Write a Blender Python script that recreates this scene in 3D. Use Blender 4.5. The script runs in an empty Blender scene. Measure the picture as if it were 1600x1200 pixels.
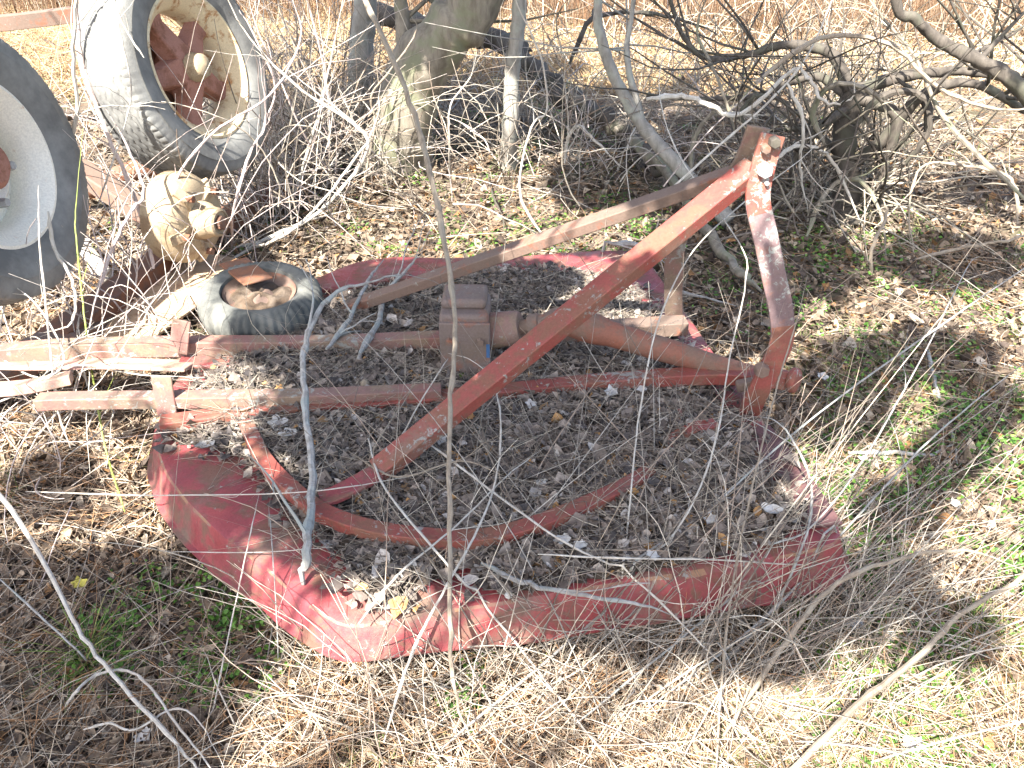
import bpy, math, random
import numpy as np
from mathutils import Vector, Matrix, noise as mn
random.seed(7); rng = np.random.default_rng(7)
S = bpy.context.scene
col = S.collection
# ------------------------------------------------------------ camera
H, PITCH, F = 1.55, math.radians(33), 1300.0
cam = bpy.data.cameras.new('camera'); camo = bpy.data.objects.new('camera', cam); col.objects.link(camo)
camo.location = (0, 0, H); camo.rotation_euler = (math.pi/2-PITCH, 0, 0)
cam.sensor_width = 36; cam.lens = F/1600*36; cam.clip_start = 0.02; cam.clip_end = 400
cam.dof.use_dof = False
S.camera = camo
# ------------------------------------------------------------ sky and sun
SUN = Vector((-0.30, -0.57, 0.77)).normalized()
w = bpy.data.worlds.new('World'); S.world = w; w.use_nodes = True
nt = w.node_tree; bg = nt.nodes['Background']
sky = nt.nodes.new('ShaderNodeTexSky'); sky.sky_type = 'NISHITA'; sky.sun_disc = False
sky.sun_elevation = math.asin(SUN.z); sky.sun_rotation = math.atan2(SUN.x, SUN.y)
sky.air_density = 1.0; sky.dust_density = 2.5; sky.ozone_density = 0.6
nt.links.new(sky.outputs[0], bg.inputs[0]); bg.inputs[1].default_value = 0.11
sl = bpy.data.lights.new('sun', 'SUN'); sl.energy = 5.0; sl.angle = math.radians(0.5); sl.color = (1, .95, .87)
so = bpy.data.objects.new('sun', sl); col.objects.link(so)
so.rotation_euler = SUN.to_track_quat('Z', 'Y').to_euler(); so.location = SUN*8
S.view_settings.view_transform = 'Standard'; S.view_settings.look = 'None'
S.view_settings.gamma = 1; S.view_settings.exposure = 2.12
# ------------------------------------------------------------ helpers
CP, SP = math.cos(PITCH), math.sin(PITCH)
def ray(u, v):
    a = (u-800)/F; b = (600-v)/F
    return a, CP+b*SP, -SP+b*CP
def G(u, v, z=0.0):
    a, y, k = ray(u, v); t = (z-H)/k
    return Vector((a*t, y*t, z))
def D(u, v, Y):
    a, y, k = ray(u, v); t = Y/y
    return Vector((a*t, Y, H+k*t))
def pt(p):
    if isinstance(p, Vector): return p
    u, v, d = p
    if d == 'g':
        q = G(u, v, 0.0); return G(u, v, gh(q.x, q.y)-.01)
    if d == 'd': return G(u, v, .235)
    if isinstance(d, str): return G(u, v, float(d[1:]))
    return D(u, v, d)
def gh(x, y):
    z = .010*math.sin(3.1*x+1.3*y)+.008*math.sin(5.3*y-2.2*x+1)+.005*math.sin(9*x+4*y)
    if y > 6: z += -.012*(y-6)+.05*math.sin(.5*x+.3*y)*min(1, (y-6)/4)
    return z
def ghn(x, y):
    z = .010*np.sin(3.1*x+1.3*y)+.008*np.sin(5.3*y-2.2*x+1)+.005*np.sin(9*x+4*y)
    return z+np.where(y > 6, -.012*(y-6)+.05*np.sin(.5*x+.3*y)*np.minimum(1, np.maximum(0, (y-6)/4)), 0)
def vnoise(x, y, s, seed=0):
    r = np.random.default_rng(seed); o = 0
    for k in range(6):
        a = r.uniform(0, 6.28); f = s*(1+.35*k); ph = r.uniform(0, 6.28)
        o = o+np.sin((x*math.cos(a)+y*math.sin(a))*f+ph+1.3*np.sin((y*math.cos(a)-x*math.sin(a))*f*.7+ph*2))
    return o/6

def tag(o, label=None, cat=None, group=None, kind=None):
    if label: o['label'] = label
    if cat: o['category'] = cat
    if group: o['group'] = group
    if kind: o['kind'] = kind
    return o
def empty(name, loc, label, cat, group=None):
    o = bpy.data.objects.new(name, None); col.objects.link(o); o.location = loc; o.empty_display_size = .1
    return tag(o, label, cat, group)
class MB:
    def __init__(s): s.v = []; s.f = []
    def add(s, vs, fs):
        n = len(s.v); s.v += [tuple(q) for q in vs]; s.f += [tuple(i+n for i in f) for f in fs]
    def build(s, name, mat, parent=None, smooth=True, bevel=0, auto=True):
        m = bpy.data.meshes.new(name); 
        off = Vector((0, 0, 0))
        if parent: off = world_loc(parent)
        m.from_pydata([(a-off.x, b-off.y, c-off.z) for a, b, c in s.v], [], s.f); m.update()
        m.materials.append(mat)
        o = bpy.data.objects.new(name, m); col.objects.link(o)
        if parent: o.parent = parent
        if smooth:
            m.polygons.foreach_set('use_smooth', [True]*len(m.polygons))
            if auto:
                try: m.set_sharp_from_angle(angle=math.radians(40))
                except Exception: pass
        if bevel:
            b = o.modifiers.new('bevel', 'BEVEL'); b.width = bevel; b.segments = 2; b.limit_method = 'ANGLE'; b.harden_normals = False
        return o
def world_loc(o):
    p = Vector(o.location)
    while o.parent: o = o.parent; p = p+Vector(o.location)
    return p
def catmull(P, n=6):
    P = [Vector(p) for p in P]
    if len(P) < 3: return [P[0].lerp(P[-1], i/n) for i in range(n+1)]
    out = []
    Q = [2*P[0]-P[1]]+P+[2*P[-1]-P[-2]]
    for i in range(1, len(Q)-2):
        a, b, c, d = Q[i-1], Q[i], Q[i+1], Q[i+2]
        for k in range(n):
            t = k/n
            out.append(.5*((2*b)+(c-a)*t+(2*a-5*b+4*c-d)*t*t+(3*b-a-3*c+d)*t**3))
    out.append(P[-1]); return out
def frames(P):
    T = [(P[min(i+1, len(P)-1)]-P[max(i-1, 0)]).normalized() for i in range(len(P))]
    n = T[0].orthogonal().normalized(); N = []
    for t in T:
        n = n-t*n.dot(t)
        n = n.normalized() if n.length > 1e-6 else t.orthogonal().normalized()
        N.append((n, t.cross(n)))
    return T, N
def tube(mb, P, r0, r1=None, sides=8, knobs=0.0, seed=0, rs=None):
    r1 = r0 if r1 is None else r1
    T, N = frames(P); vs = []; fs = []; n = len(P)
    for i, p in enumerate(P):
        t = i/(n-1); r = rs[i] if rs else r0+(r1-r0)*t
        for k in range(sides):
            a = 2*math.pi*k/sides; rr = r
            if knobs:
                d = N[i][0]*math.cos(a)+N[i][1]*math.sin(a)
                q = p+d*r
                rr = r*(1+knobs*mn.noise(q*(1.1/max(r, .004))*.6+Vector((seed, 0, 0)))+knobs*.6*mn.noise(q*(3/max(r, .004))*.4))
            vs.append(p+(N[i][0]*math.cos(a)+N[i][1]*math.sin(a))*rr)
    for i in range(n-1):
        for k in range(sides):
            a = i*sides+k; b = i*sides+(k+1) % sides
            fs.append((a, b, b+sides, a+sides))
    fs.append(tuple(range(sides-1, -1, -1))); fs.append(tuple((n-1)*sides+k for k in range(sides)))
    mb.add(vs, fs)
def sweep(mb, prof, P, up):
    up = Vector(up); n = len(P); m = len(prof); vs = []; fs = []
    for i, p in enumerate(P):
        t = (P[min(i+1, n-1)]-P[max(i-1, 0)]).normalized()
        s = t.cross(up).normalized(); u = s.cross(t)
        for a, b in prof: vs.append(p+s*a+u*b)
    for i in range(n-1):
        for k in range(m):
            a = i*m+k; b = i*m+(k+1) % m
            fs.append((a, b, b+m, a+m))
    fs.append(tuple(range(m-1, -1, -1))); fs.append(tuple((n-1)*m+k for k in range(m)))
    mb.add(vs, fs)
def rect(w, h): return [(-w/2, -h/2), (w/2, -h/2), (w/2, h/2), (-w/2, h/2)]
def angle(w, h, t): return [(-w/2, h/2), (w/2, h/2), (w/2, -h/2), (w/2-t, -h/2), (w/2-t, h/2-t), (-w/2, h/2-t)]
def lathe(mb, prof, C, ax, seg=48, fn=None, close=False, ref=None):
    ax = Vector(ax).normalized(); x = (ref or Vector((0, 0, 1))); x = (x-ax*x.dot(ax)).normalized(); y = ax.cross(x)
    vs = []; fs = []; m = len(prof)
    for i in range(seg):
        a = 2*math.pi*i/seg
        for j, (r, h) in enumerate(prof):
            if fn: r, h = fn(r, h, a, j)
            vs.append(Vector(C)+ax*h+(x*math.cos(a)+y*math.sin(a))*r)
    for i in range(seg):
        for j in range(m if close else m-1):
            a = i*m+j; b = i*m+(j+1) % m; c = ((i+1) % seg)*m+(j+1) % m; d = ((i+1) % seg)*m+j
            fs.append((a, b, c, d))
    mb.add(vs, fs)
def box(mb, c, sx, sy, sz, M=None):
    vs = [Vector((x*sx/2, y*sy/2, z*sz/2)) for x in (-1, 1) for y in (-1, 1) for z in (-1, 1)]
    if M: vs = [M @ q for q in vs]
    mb.add([Vector(c)+q for q in vs], [(0, 1, 3, 2), (4, 6, 7, 5), (0, 4, 5, 1), (2, 3, 7, 6), (0, 2, 6, 4), (1, 5, 7, 3)])
def npmesh(name, V, Fq, C, mat, label=None, cat=None, kind='stuff'):
    """V (n,3), Fq list of (k,m) index arrays, C (n,3) colours"""
    m = bpy.data.meshes.new(name); nv = len(V)
    m.vertices.add(nv); m.vertices.foreach_set('co', V.astype(np.float32).ravel())
    loops = np.concatenate([f.ravel() for f in Fq]); tot = np.concatenate([np.full(len(f), f.shape[1]) for f in Fq])
    st = np.concatenate([[0], np.cumsum(tot)[:-1]])
    m.loops.add(len(loops)); m.loops.foreach_set('vertex_index', loops.astype(np.int32))
    m.polygons.add(len(tot)); m.polygons.foreach_set('loop_start', st.astype(np.int32)); m.polygons.foreach_set('loop_total', tot.astype(np.int32))
    m.update(calc_edges=True)
    at = m.color_attributes.new('col', 'FLOAT_COLOR', 'POINT')
    at.data.foreach_set('color', np.concatenate([C, np.ones((nv, 1))], 1).astype(np.float32).ravel())
    m.materials.append(mat)
    o = bpy.data.objects.new(name, m); col.objects.link(o)
    return tag(o, label, cat, None, kind)
# ------------------------------------------------------------ materials
def newmat(name):
    m = bpy.data.materials.new(name); m.use_nodes = True; t = m.node_tree
    return m, t, t.nodes['Principled BSDF']
def nd(t, typ, **k):
    n = t.nodes.new(typ)
    for a, b in k.items(): setattr(n, a, b)
    return n
def noise_n(t, scale, detail=6, rough=.6, coord=None, dist=0.0):
    n = nd(t, 'ShaderNodeTexNoise'); n.inputs['Scale'].default_value = scale; n.inputs['Detail'].default_value = detail
    n.inputs['Roughness'].default_value = rough; n.inputs['Distortion'].default_value = dist
    if coord: t.links.new(coord, n.inputs['Vector'])
    return n
def ramp(t, src, stops):
    r = nd(t, 'ShaderNodeValToRGB'); e = r.color_ramp.elements
    while len(e) < len(stops): e.new(.5)
    for q, (p, c) in zip(e, stops): q.position = p; q.color = tuple(c)+(1,) if len(c) == 3 else c
    t.links.new(src, r.inputs[0]); return r
def mixc(t, f, a, b):
    m = nd(t, 'ShaderNodeMix', data_type='RGBA')
    if isinstance(f, float): m.inputs[0].default_value = f
    else: t.links.new(f, m.inputs[0])
    for i, s in ((6, a), (7, b)):
        if isinstance(s, tuple): m.inputs[i].default_value = s+(1,)
        else: t.links.new(s, m.inputs[i])
    return m.outputs[2]
def bump(t, b, src, s=.4, d=.01):
    n = nd(t, 'ShaderNodeBump'); n.inputs['Strength'].default_value = s; n.inputs['Distance'].default_value = d
    t.links.new(src, n.inputs['Height']); t.links.new(n.outputs[0], b.inputs['Normal'])
K0, K1 = (0, 0, 0), (1, 1, 1)
def metal(name, paint, dark, rust, rustamt=.5, lich=.62, rough=.55, dirt=.55):
    m, t, b = newmat(name); g = nd(t, 'ShaderNodeNewGeometry').outputs['Position']
    base = mixc(t, ramp(t, noise_n(t, 3.1, 4, .6, g).outputs[0], [(.35, K0), (.65, K1)]).outputs[0], paint, dark)
    rm = noise_n(t, 13, 9, .72, g, .3)
    c = mixc(t, ramp(t, rm.outputs[0], [(1-rustamt-.04, K0), (1-rustamt+.06, K1)]).outputs[0], base, rust)
    dm = noise_n(t, 5.3, 8, .75, g)
    c = mixc(t, ramp(t, dm.outputs[0], [(dirt, K0), (dirt+.13, (.75,)*3)]).outputs[0], c, (.17, .125, .095))
    lm = noise_n(t, 48, 8, .72, g, .4)
    lb = noise_n(t, 2.7, 3, .5, g)
    lmul = nd(t, 'ShaderNodeMath', operation='MULTIPLY_ADD'); t.links.new(lb.outputs[0], lmul.inputs[0]); lmul.inputs[1].default_value = .5; lmul.inputs[2].default_value = -.25
    ls = nd(t, 'ShaderNodeMath', operation='ADD'); t.links.new(lm.outputs[0], ls.inputs[0]); t.links.new(lmul.outputs[0], ls.inputs[1])
    c = mixc(t, ramp(t, ls.outputs[0], [(lich, K0), (lich+.04, (.9,)*3)]).outputs[0], c, (.27, .275, .25))
    fine = noise_n(t, 160, 3, .6, g)
    hv = nd(t, 'ShaderNodeHueSaturation'); t.links.new(c, hv.inputs['Color'])
    mr = nd(t, 'ShaderNodeMapRange'); t.links.new(fine.outputs[0], mr.inputs[0]); mr.inputs[1].default_value = .3; mr.inputs[2].default_value = .7; mr.inputs[3].default_value = .88; mr.inputs[4].default_value = 1.12
    t.links.new(mr.outputs[0], hv.inputs['Value']); t.links.new(hv.outputs[0], b.inputs['Base Color'])
    rr = ramp(t, rm.outputs[0], [(.4, (rough,)*3), (.6, (.9,)*3)]); t.links.new(rr.outputs[0], b.inputs['Roughness'])
    ad = nd(t, 'ShaderNodeMath', operation='ADD'); t.links.new(rm.outputs[0], ad.inputs[0]); t.links.new(fine.outputs[0], ad.inputs[1])
    bump(t, b, ad.outputs[0], .4, .0022)
    return m
RED = metal('red_paint', (.31, .060, .060), (.20, .045, .055), (.18, .085, .06), .47, .66, .36, .50)
TANP = metal('tan_sheet', (.50, .38, .26), (.44, .31, .20), (.34, .19, .11), .42, .75, .7, .6)
IRON = metal('grey_iron', (.20, .145, .125), (.155, .12, .105), (.24, .11, .075), .44, .62, .7, .5)
SUNLIT = metal('sunlit_paint', (.46, .32, .26), (.40, .22, .19), (.42, .30, .22), .5, .62, .7, .5)  # overexposing sun put into the tail arms' colour as a paler paint
CREAMW = metal('sunlit_cream', (.82, .79, .70), (.78, .72, .60), (.50, .26, .10), .36, .9, .5, .70)  # cream lightened so the left rim looks blown out by sun
MASTL = metal('lichened_mast', (.19, .125, .125), (.15, .10, .10), (.21, .11, .09), .42, .56, .7, .5)
EDGE = metal('worn_edge', (.26, .14, .10), (.25, .10, .08), (.30, .17, .10), .5, .6, .5, .6)
REDR = metal('worn_red_paint', (.27, .062, .048), (.21, .055, .042), (.20, .085, .055), .50, .59, .55, .54)
PLUM = metal('dark_plum_paint', (.13, .06, .062), (.10, .05, .05), (.14, .07, .05), .4, .7, .6, .6)
GREYRED = metal('lichened_red_paint', (.25, .10, .085), (.22, .14, .115), (.23, .16, .11), .5, .57, .7, .50)
RUST = metal('rust', (.19, .095, .062), (.13, .075, .052), (.21, .09, .048), .5, .70, .8, .55)
BROWN = metal('brown_iron', (.20, .13, .10), (.16, .115, .09), (.26, .10, .06), .42, .66, .75, .55)
TANM = metal('tan_casting', (.42, .34, .225), (.36, .28, .18), (.26, .18, .11), .46, .73, .75, .62)
CREAM = metal('cream_paint', (.76, .66, .45), (.66, .53, .33), (.40, .20, .08), .45, .9, .5, .64)
HUBRED = metal('hub_primer', (.38, .18, .13), (.32, .15, .11), (.25, .11, .07), .45, .75, .75, .65)
STEEL = metal('bolt_steel', (.42, .42, .40), (.32, .31, .30), (.25, .15, .1), .38, .7, .5, .65)
BLUE = metal('blue_paint', (.05, .14, .30), (.05, .12, .25), (.2, .1, .07), .42, .8, .6, .7)
def rubber(name, base, dust, sc=7):
    m, t, b = newmat(name); g = nd(t, 'ShaderNodeNewGeometry').outputs['Position']
    n = noise_n(t, sc, 8, .65, g); c = mixc(t, ramp(t, n.outputs[0], [(.38, K0), (.66, K1)]).outputs[0], base, dust)
    t.links.new(c, b.inputs['Base Color']); b.inputs['Roughness'].default_value = .92
    bump(t, b, noise_n(t, 90, 4, .6, g).outputs[0], .3, .003); return m
TYRE = rubber('weathered_rubber', (.13, .13, .125), (.25, .25, .235))
TYRE2 = rubber('mossy_rubber', (.06, .065, .062), (.18, .18, .16), 10)
def bark(name, a, b_, c_, sc=18, stretch=.25, bs=.6):
    m, t, b = newmat(name); tc = nd(t, 'ShaderNodeNewGeometry').outputs['Position']
    mp = nd(t, 'ShaderNodeMapping'); t.links.new(tc, mp.inputs[0]); mp.inputs['Scale'].default_value = (1, 1, stretch)
    n = noise_n(t, sc, 8, .7, mp.outputs[0], .3); n2 = noise_n(t, sc*.3, 4, .6, tc)
    c = mixc(t, ramp(t, n.outputs[0], [(.36, K0), (.62, K1)]).outputs[0], a, b_)
    c = mixc(t, ramp(t, n2.outputs[0], [(.5, K0), (.62, (.8,)*3)]).outputs[0], c, c_)
    t.links.new(c, b.inputs['Base Color']); b.inputs['Roughness'].default_value = .85
    bump(t, b, n.outputs[0], bs, .006); return m
BARK = bark('grey_bark', (.14, .12, .09), (.29, .255, .20), (.20, .21, .13), 22)
BARKS = bark('silver_bark', (.20, .185, .16), (.34, .32, .285), (.33, .34, .29), 30, .3, .4)
BARKD = bark('dark_bark', (.045, .037, .03), (.115, .098, .08), (.085, .085, .06), 26)
PALE = bark('pale_stem', (.38, .345, .29), (.56, .53, .47), (.46, .40, .33), 60, .2, .3)
TANS = bark('tan_stem', (.19, .15, .11), (.32, .265, .20), (.27, .24, .19), 60, .2, .3)
GREYS = bark('grey_stem', (.20, .185, .165), (.38, .37, .35), (.30, .33, .31), 55, .2, .4)
PINKS = bark('pinkish_stem', (.40, .31, .28), (.56, .48, .45), (.47, .38, .33), 60, .2, .3)
GREENS = bark('green_stem', (.22, .30, .05), (.32, .38, .10), (.3, .3, .12), 50, .2, .3)
DIRT = bark('dirt', (.13, .095, .065), (.24, .19, .14), (.2, .16, .12), 40, 1, 1)
DIRTD = bark('dark_dirt', (.07, .05, .035), (.15, .115, .085), (.12, .08, .05), 50, 1, 1)
MOSS = bark('moss', (.05, .09, .012), (.13, .20, .03), (.08, .12, .02), 120, 1, 1)
PLEAF = bark('papery_leaf', (.42, .40, .37), (.60, .59, .56), (.40, .37, .33), 40, 1, .5)
HUSK = bark('nut_husk', (.30, .24, .16), (.42, .35, .26), (.34, .28, .2), 40, 1, .6)
def attrmat(name, trans=0.0, rough=.8, var=60):
    m, t, b = newmat(name); a = nd(t, 'ShaderNodeAttribute', attribute_name='col')
    g = nd(t, 'ShaderNodeNewGeometry').outputs['Position']; n = noise_n(t, var, 3, .6, g)
    mr = nd(t, 'ShaderNodeMapRange'); t.links.new(n.outputs[0], mr.inputs[0]); mr.inputs[1].default_value = .3; mr.inputs[2].default_value = .7; mr.inputs[3].default_value = .7; mr.inputs[4].default_value = 1.3
    hv = nd(t, 'ShaderNodeHueSaturation'); t.links.new(a.outputs[0], hv.inputs['Color']); t.links.new(mr.outputs[0], hv.inputs['Value'])
    t.links.new(hv.outputs[0], b.inputs['Base Color']); b.inputs['Roughness'].default_value = rough
    b.inputs['Specular IOR Level'].default_value = .3
    if trans:
        tr = nd(t, 'ShaderNodeBsdfTranslucent'); t.links.new(hv.outputs[0], tr.inputs[0])
        mx = nd(t, 'ShaderNodeMixShader'); mx.inputs[0].default_value = trans
        t.links.new(b.outputs[0], mx.inputs[1]); t.links.new(tr.outputs[0], mx.inputs[2]); t.links.new(mx.outputs[0], t.nodes['Material Output'].inputs[0])
    return m
LEAFM = attrmat('dead_leaves', .1); GRASSM = attrmat('dry_grass_blades', .1, .7); WEEDM = attrmat('green_leaves', .3, .5)
# ------------------------------------------------------------ ground
def ground():
    n = 360
    s = np.linspace(-1, 1, n); k = np.sinh(s*4.2)/math.sinh(4.2)
    xs = k*70; s2 = np.linspace(0, 1, n); ys = -12+12*np.sin(0)+0*s2
    ys = np.where(s2 < .3, -14+ (s2/.3)**.6*15, 1+np.sinh((s2-.3)/.7*4)/math.sinh(4)*110)
    X, Y = np.meshgrid(xs, ys); Z = ghn(X, Y)+.006*vnoise(X, Y, 22, 3)
    V = np.stack([X.ravel(), Y.ravel(), Z.ravel()], 1)
    i = (np.arange(n-1)[:, None]*n+np.arange(n-1)[None, :]).ravel()
    Fq = np.stack([i, i+1, i+n+1, i+n], 1)
    m, t, b = newmat('soil'); g = nd(t, 'ShaderNodeNewGeometry').outputs['Position']
    a = noise_n(t, 35, 9, .75, g); c1 = ramp(t, a.outputs[0], [(.3, (.05, .038, .028)), (.5, (.13, .10, .075)), (.7, (.27, .21, .15))]).outputs[0]
    a2 = noise_n(t, 1.3, 5, .6, g); c1 = mixc(t, ramp(t, a2.outputs[0], [(.5, K0), (.65, (.45,)*3)]).outputs[0], c1, (.12, .13, .045))
    sx = nd(t, 'ShaderNodeSeparateXYZ'); t.links.new(g, sx.inputs[0])
    f = nd(t, 'ShaderNodeMapRange'); t.links.new(sx.outputs[1], f.inputs[0]); f.inputs[1].default_value = 5.8; f.inputs[2].default_value = 7.5
    a3 = noise_n(t, 9, 9, .8, g); c2 = ramp(t, a3.outputs[0], [(.35, (.17, .11, .06)), (.5, (.32, .23, .125)), (.65, (.44, .34, .2))]).outputs[0]
    c = mixc(t, f.outputs[0], c1, c2); t.links.new(c, b.inputs['Base Color']); b.inputs['Roughness'].default_value = .95
    bump(t, b, a.outputs[0], .9, .02)
    npmesh('ground', V, [Fq], np.ones((n*n, 3))*.5, m, kind='structure')
ground()
# ------------------------------------------------------------ scattered leaves, blades, weeds
def leaves(n_pos, sizes, cols, zoff, tilt, curl, seed, wid=.36, bend=.25):
    r = np.random.default_rng(seed); n = len(n_pos)
    a = r.uniform(0, 2*math.pi, n); ti = r.normal(0, tilt, n); ro = r.normal(0, tilt, n)
    L = sizes[:, None]; W = (wid*r.uniform(.6, 1.3, n))[:, None]; cu = (r.normal(0, curl, n))[:, None]; bd = (r.normal(bend*.3, bend, n))[:, None]
    y0 = -.5*L; z = np.zeros_like(L)
    pts = [(z, y0, z), (-W*L, y0*.1, bd*L), (W*L, y0*.1+.05*L, bd*L), (z, .5*L, cu*L), (z, 0*L, z+.02*L), (-.6*W*L, .32*L, (bd*.5+cu*.5)*L), (.6*W*L, .3*L, (bd*.5+cu*.6)*L)]
    P = np.stack([np.concatenate(q, 1) for q in pts], 1)  # n,7,3
    ca, sa, ct, st, cr, sr = [f(q)[:, None] for q in (a, ti, ro) for f in (np.cos, np.sin)]
    x, y, zz = P[..., 0], P[..., 1], P[..., 2]
    y, zz = y*ct-zz*st, y*st+zz*ct; x, zz = x*cr-zz*sr, x*sr+zz*cr; x, y = x*ca-y*sa, x*sa+y*ca
    V = np.stack([x, y, zz], 2)+n_pos[:, None, :]+np.array([0, 0, 1])*zoff[:, None, None]
    T = np.array([[0, 4, 1], [0, 2, 4], [1, 4, 5], [4, 2, 6], [5, 4, 3], [4, 6, 3]])
    Fq = (np.arange(n)[:, None, None]*7+T[None]).reshape(-1, 3)
    C = np.repeat(cols, 7, 0); C = C*r.uniform(.85, 1.15, (len(C), 1))
    return V.reshape(-1, 3), [Fq], C
def blades(base, dirs, L, wd, cols, seed, arch=.25, droop=0.0, seg=3):
    """three-sided tapering stalks"""
    r = np.random.default_rng(seed); n = len(base)
    side = np.cross(dirs, [0, 0, 1.0]); side /= (np.linalg.norm(side, axis=1, keepdims=True)+1e-6)
    upv = np.cross(side, dirs); bend = r.normal(0, arch, n)[:, None]; bz = r.normal(0, arch, n)[:, None]*.6-droop
    V = []
    for k in range(seg+1):
        t = k/seg; c = base+dirs*L[:, None]*t+(side*bend+upv*bz)*L[:, None]*t*t
        wk = (wd*(1-.75*t))[:, None]
        for q in range(3):
            an = q*2.0944; V.append(c+side*wk*math.cos(an)+upv*wk*math.sin(an))
    V = np.stack(V, 1); m = (seg+1)*3
    T = [[k*3+q, k*3+(q+1) % 3, k*3+3+(q+1) % 3, k*3+3+q] for k in range(seg) for q in range(3)]
    Fq = (np.arange(n)[:, None, None]*m+np.array(T)[None]).reshape(-1, 4)
    return V.reshape(-1, 3), [Fq], np.repeat(cols, m, 0)
def unproj(u, v, z=0.0):
    a = (u-800)/F; b = (600-v)/F; y = CP+b*SP; k = -SP+b*CP; t = (z-H)/k
    return a*t, y*t
def inpoly(x, y, poly):
    c = np.zeros(len(x), bool); n = len(poly)
    for i in range(n):
        x1, y1 = poly[i]; x2, y2 = poly[(i+1) % n]
        q = ((y1 > y) != (y2 > y)) & (x < (x2-x1)*(y-y1)/(y2-y1+1e-12)+x1); c ^= q
    return c
def palette(n, cols, wts, r):
    c = np.array(cols)[r.choice(len(cols), n, p=np.array(wts)/sum(wts))]
    return c*r.uniform(.75, 1.25, (n, 1))
RIDGE = [(243, 690), (262, 742), (294, 785), (349, 840), (419, 887), (459, 926), (498, 954), (541, 980), (592, 973), (670, 958), (730, 949), (780, 941), (832, 934), (860, 927), (930, 915), (1015, 902), (1099, 889), (1175, 877), (1233, 866), (1302, 850), (1318, 836),
         (1262, 758), (1190, 660), (1120, 560), (1050, 462), (1008, 402), (985, 392), (940, 392), (870, 396), (800, 402), (700, 404), (620, 401), (560, 409), (515, 426), (420, 470), (310, 545), (255, 625)]
DZ = .20
RW = [G(u, v, DZ) for u, v in RIDGE]
DPOLY = [(p.x, p.y) for p in RW]
def scatter(n, r, v0=-20, v1=1330, pad=420, mask=None):
    u = r.uniform(-pad, 1600+pad, n); v = r.uniform(v0, v1, n); x, y = unproj(u, v)
    x += r.normal(0, .02, n)
    k = ~inpoly(x, y, DPOLY)
    return x[k], y[k], u[k], v[k]
def ground_cover():
    r = np.random.default_rng(1)
    # leaf litter
    x, y, u, v = scatter(115000, r, 60)
    k = (y < 5.6) | (r.random(len(x)) < .25); x, y = x[k], y[k]
    n = len(x); sz = r.uniform(.010, .032, n)*r.choice([1, 1, 1, 1.4], n)*(1+.13*y)
    c = palette(n, [(.15, .11, .078), (.22, .165, .12), (.09, .068, .054), (.31, .24, .17), (.45, .385, .30), (.31, .17, .075)], [5, 5, 4, 3.5, 1, 1], r)
    pos = np.stack([x, y, ghn(x, y)], 1)
    V, Fq, C = leaves(pos, sz, c, r.uniform(.0, .024, n), .5, .45, 2)
    npmesh('leaf_litter', V, Fq, C, LEAFM, 'brown curled dead leaves covering the soil around the red mower deck', 'leaf litter')
    # dry straw and small twigs lying about
    x, y, u, v = scatter(78000, r, -30)
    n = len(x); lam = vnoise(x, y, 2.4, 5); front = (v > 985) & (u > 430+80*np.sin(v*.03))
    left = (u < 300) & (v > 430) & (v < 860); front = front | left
    keep = (r.random(n) < np.where(front, .62, .36+.3*lam)+np.where(v < 260, .3, 0)); x, y, v = x[keep], y[keep], v[keep]; n = len(x)
    az = r.uniform(0, 2*math.pi, n); el = np.abs(r.normal(.06, .16, n)); el = np.where(v > 985, np.abs(r.normal(.1, .25, n)), el)
    d = np.stack([np.cos(az)*np.cos(el), np.sin(az)*np.cos(el), np.sin(el)], 1)
    L = r.gamma(2.2, .045, n)*(1+.12*y)+.03; wd = r.uniform(.0006, .0015, n)*(1+.22*y)
    c = palette(n, [(.50, .41, .30), (.66, .58, .47), (.32, .24, .17), (.40, .35, .29), (.40, .24, .13), (.17, .12, .085)], [5, 3, 3, 2, 4, 3], r)
    c = c*np.where(front[keep], 1.18, .92)[:, None]*np.array([1.02, 1, .98])  # sunlight painted in: straw brighter in the lit zones, dimmer elsewhere
    base = np.stack([x, y, ghn(x, y)+r.uniform(.0, .03, n)], 1)
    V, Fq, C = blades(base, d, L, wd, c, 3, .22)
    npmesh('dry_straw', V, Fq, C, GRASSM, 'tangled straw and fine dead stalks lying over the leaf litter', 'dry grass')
    # green ground cover
    X, Y = [], []
    cand = r.uniform(0, 1, (9000, 2)); u = -420+cand[:, 0]*2440; v = 120+cand[:, 1]*1200; x, y = unproj(u, v)
    g = vnoise(x, y, 3.1, 9)*.6+vnoise(x, y, 14, 10)*.9
    thr = np.full(len(x), .60)
    for (cu, cv, ru, rv, t) in [(1470, 900, 260, 420, -.06), (1330, 440, 170, 130, .02), (1480, 470, 200, 90, .0), (330, 1000, 200, 130, .12), (500, 380, 160, 60, .1), (760, 330, 200, 60, .22), (880, 370, 240, 60, -.1), (1080, 380, 120, 80, .1), (760, 210, 200, 90, .1), (1500, 1080, 220, 160, .08), (760, 1040, 200, 30, .2), (1130, 150, 250, 60, .2)]:
        q = ((u-cu)/ru)**2+((v-cv)/rv)**2 < 1; thr = np.where(q, np.minimum(thr, t), thr)
    k = (g > thr) & ~inpoly(x, y, DPOLY); x, y = x[k], y[k]; n = len(x)
    m = 16; px = np.repeat(x, m)+r.normal(0, .022, n*m)*np.repeat(1+.1*y, m); py = np.repeat(y, m)+r.normal(0, .022, n*m)*np.repeat(1+.15*y, m)
    n = len(px); pos = np.stack([px, py, ghn(px, py)+r.uniform(.01, .045, n)], 1)
    c = palette(n, [(.085, .19, .032), (.13, .26, .045), (.06, .14, .03), (.19, .31, .075), (.25, .30, .09)], [5, 5, 3, 3, 1], r)
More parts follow.
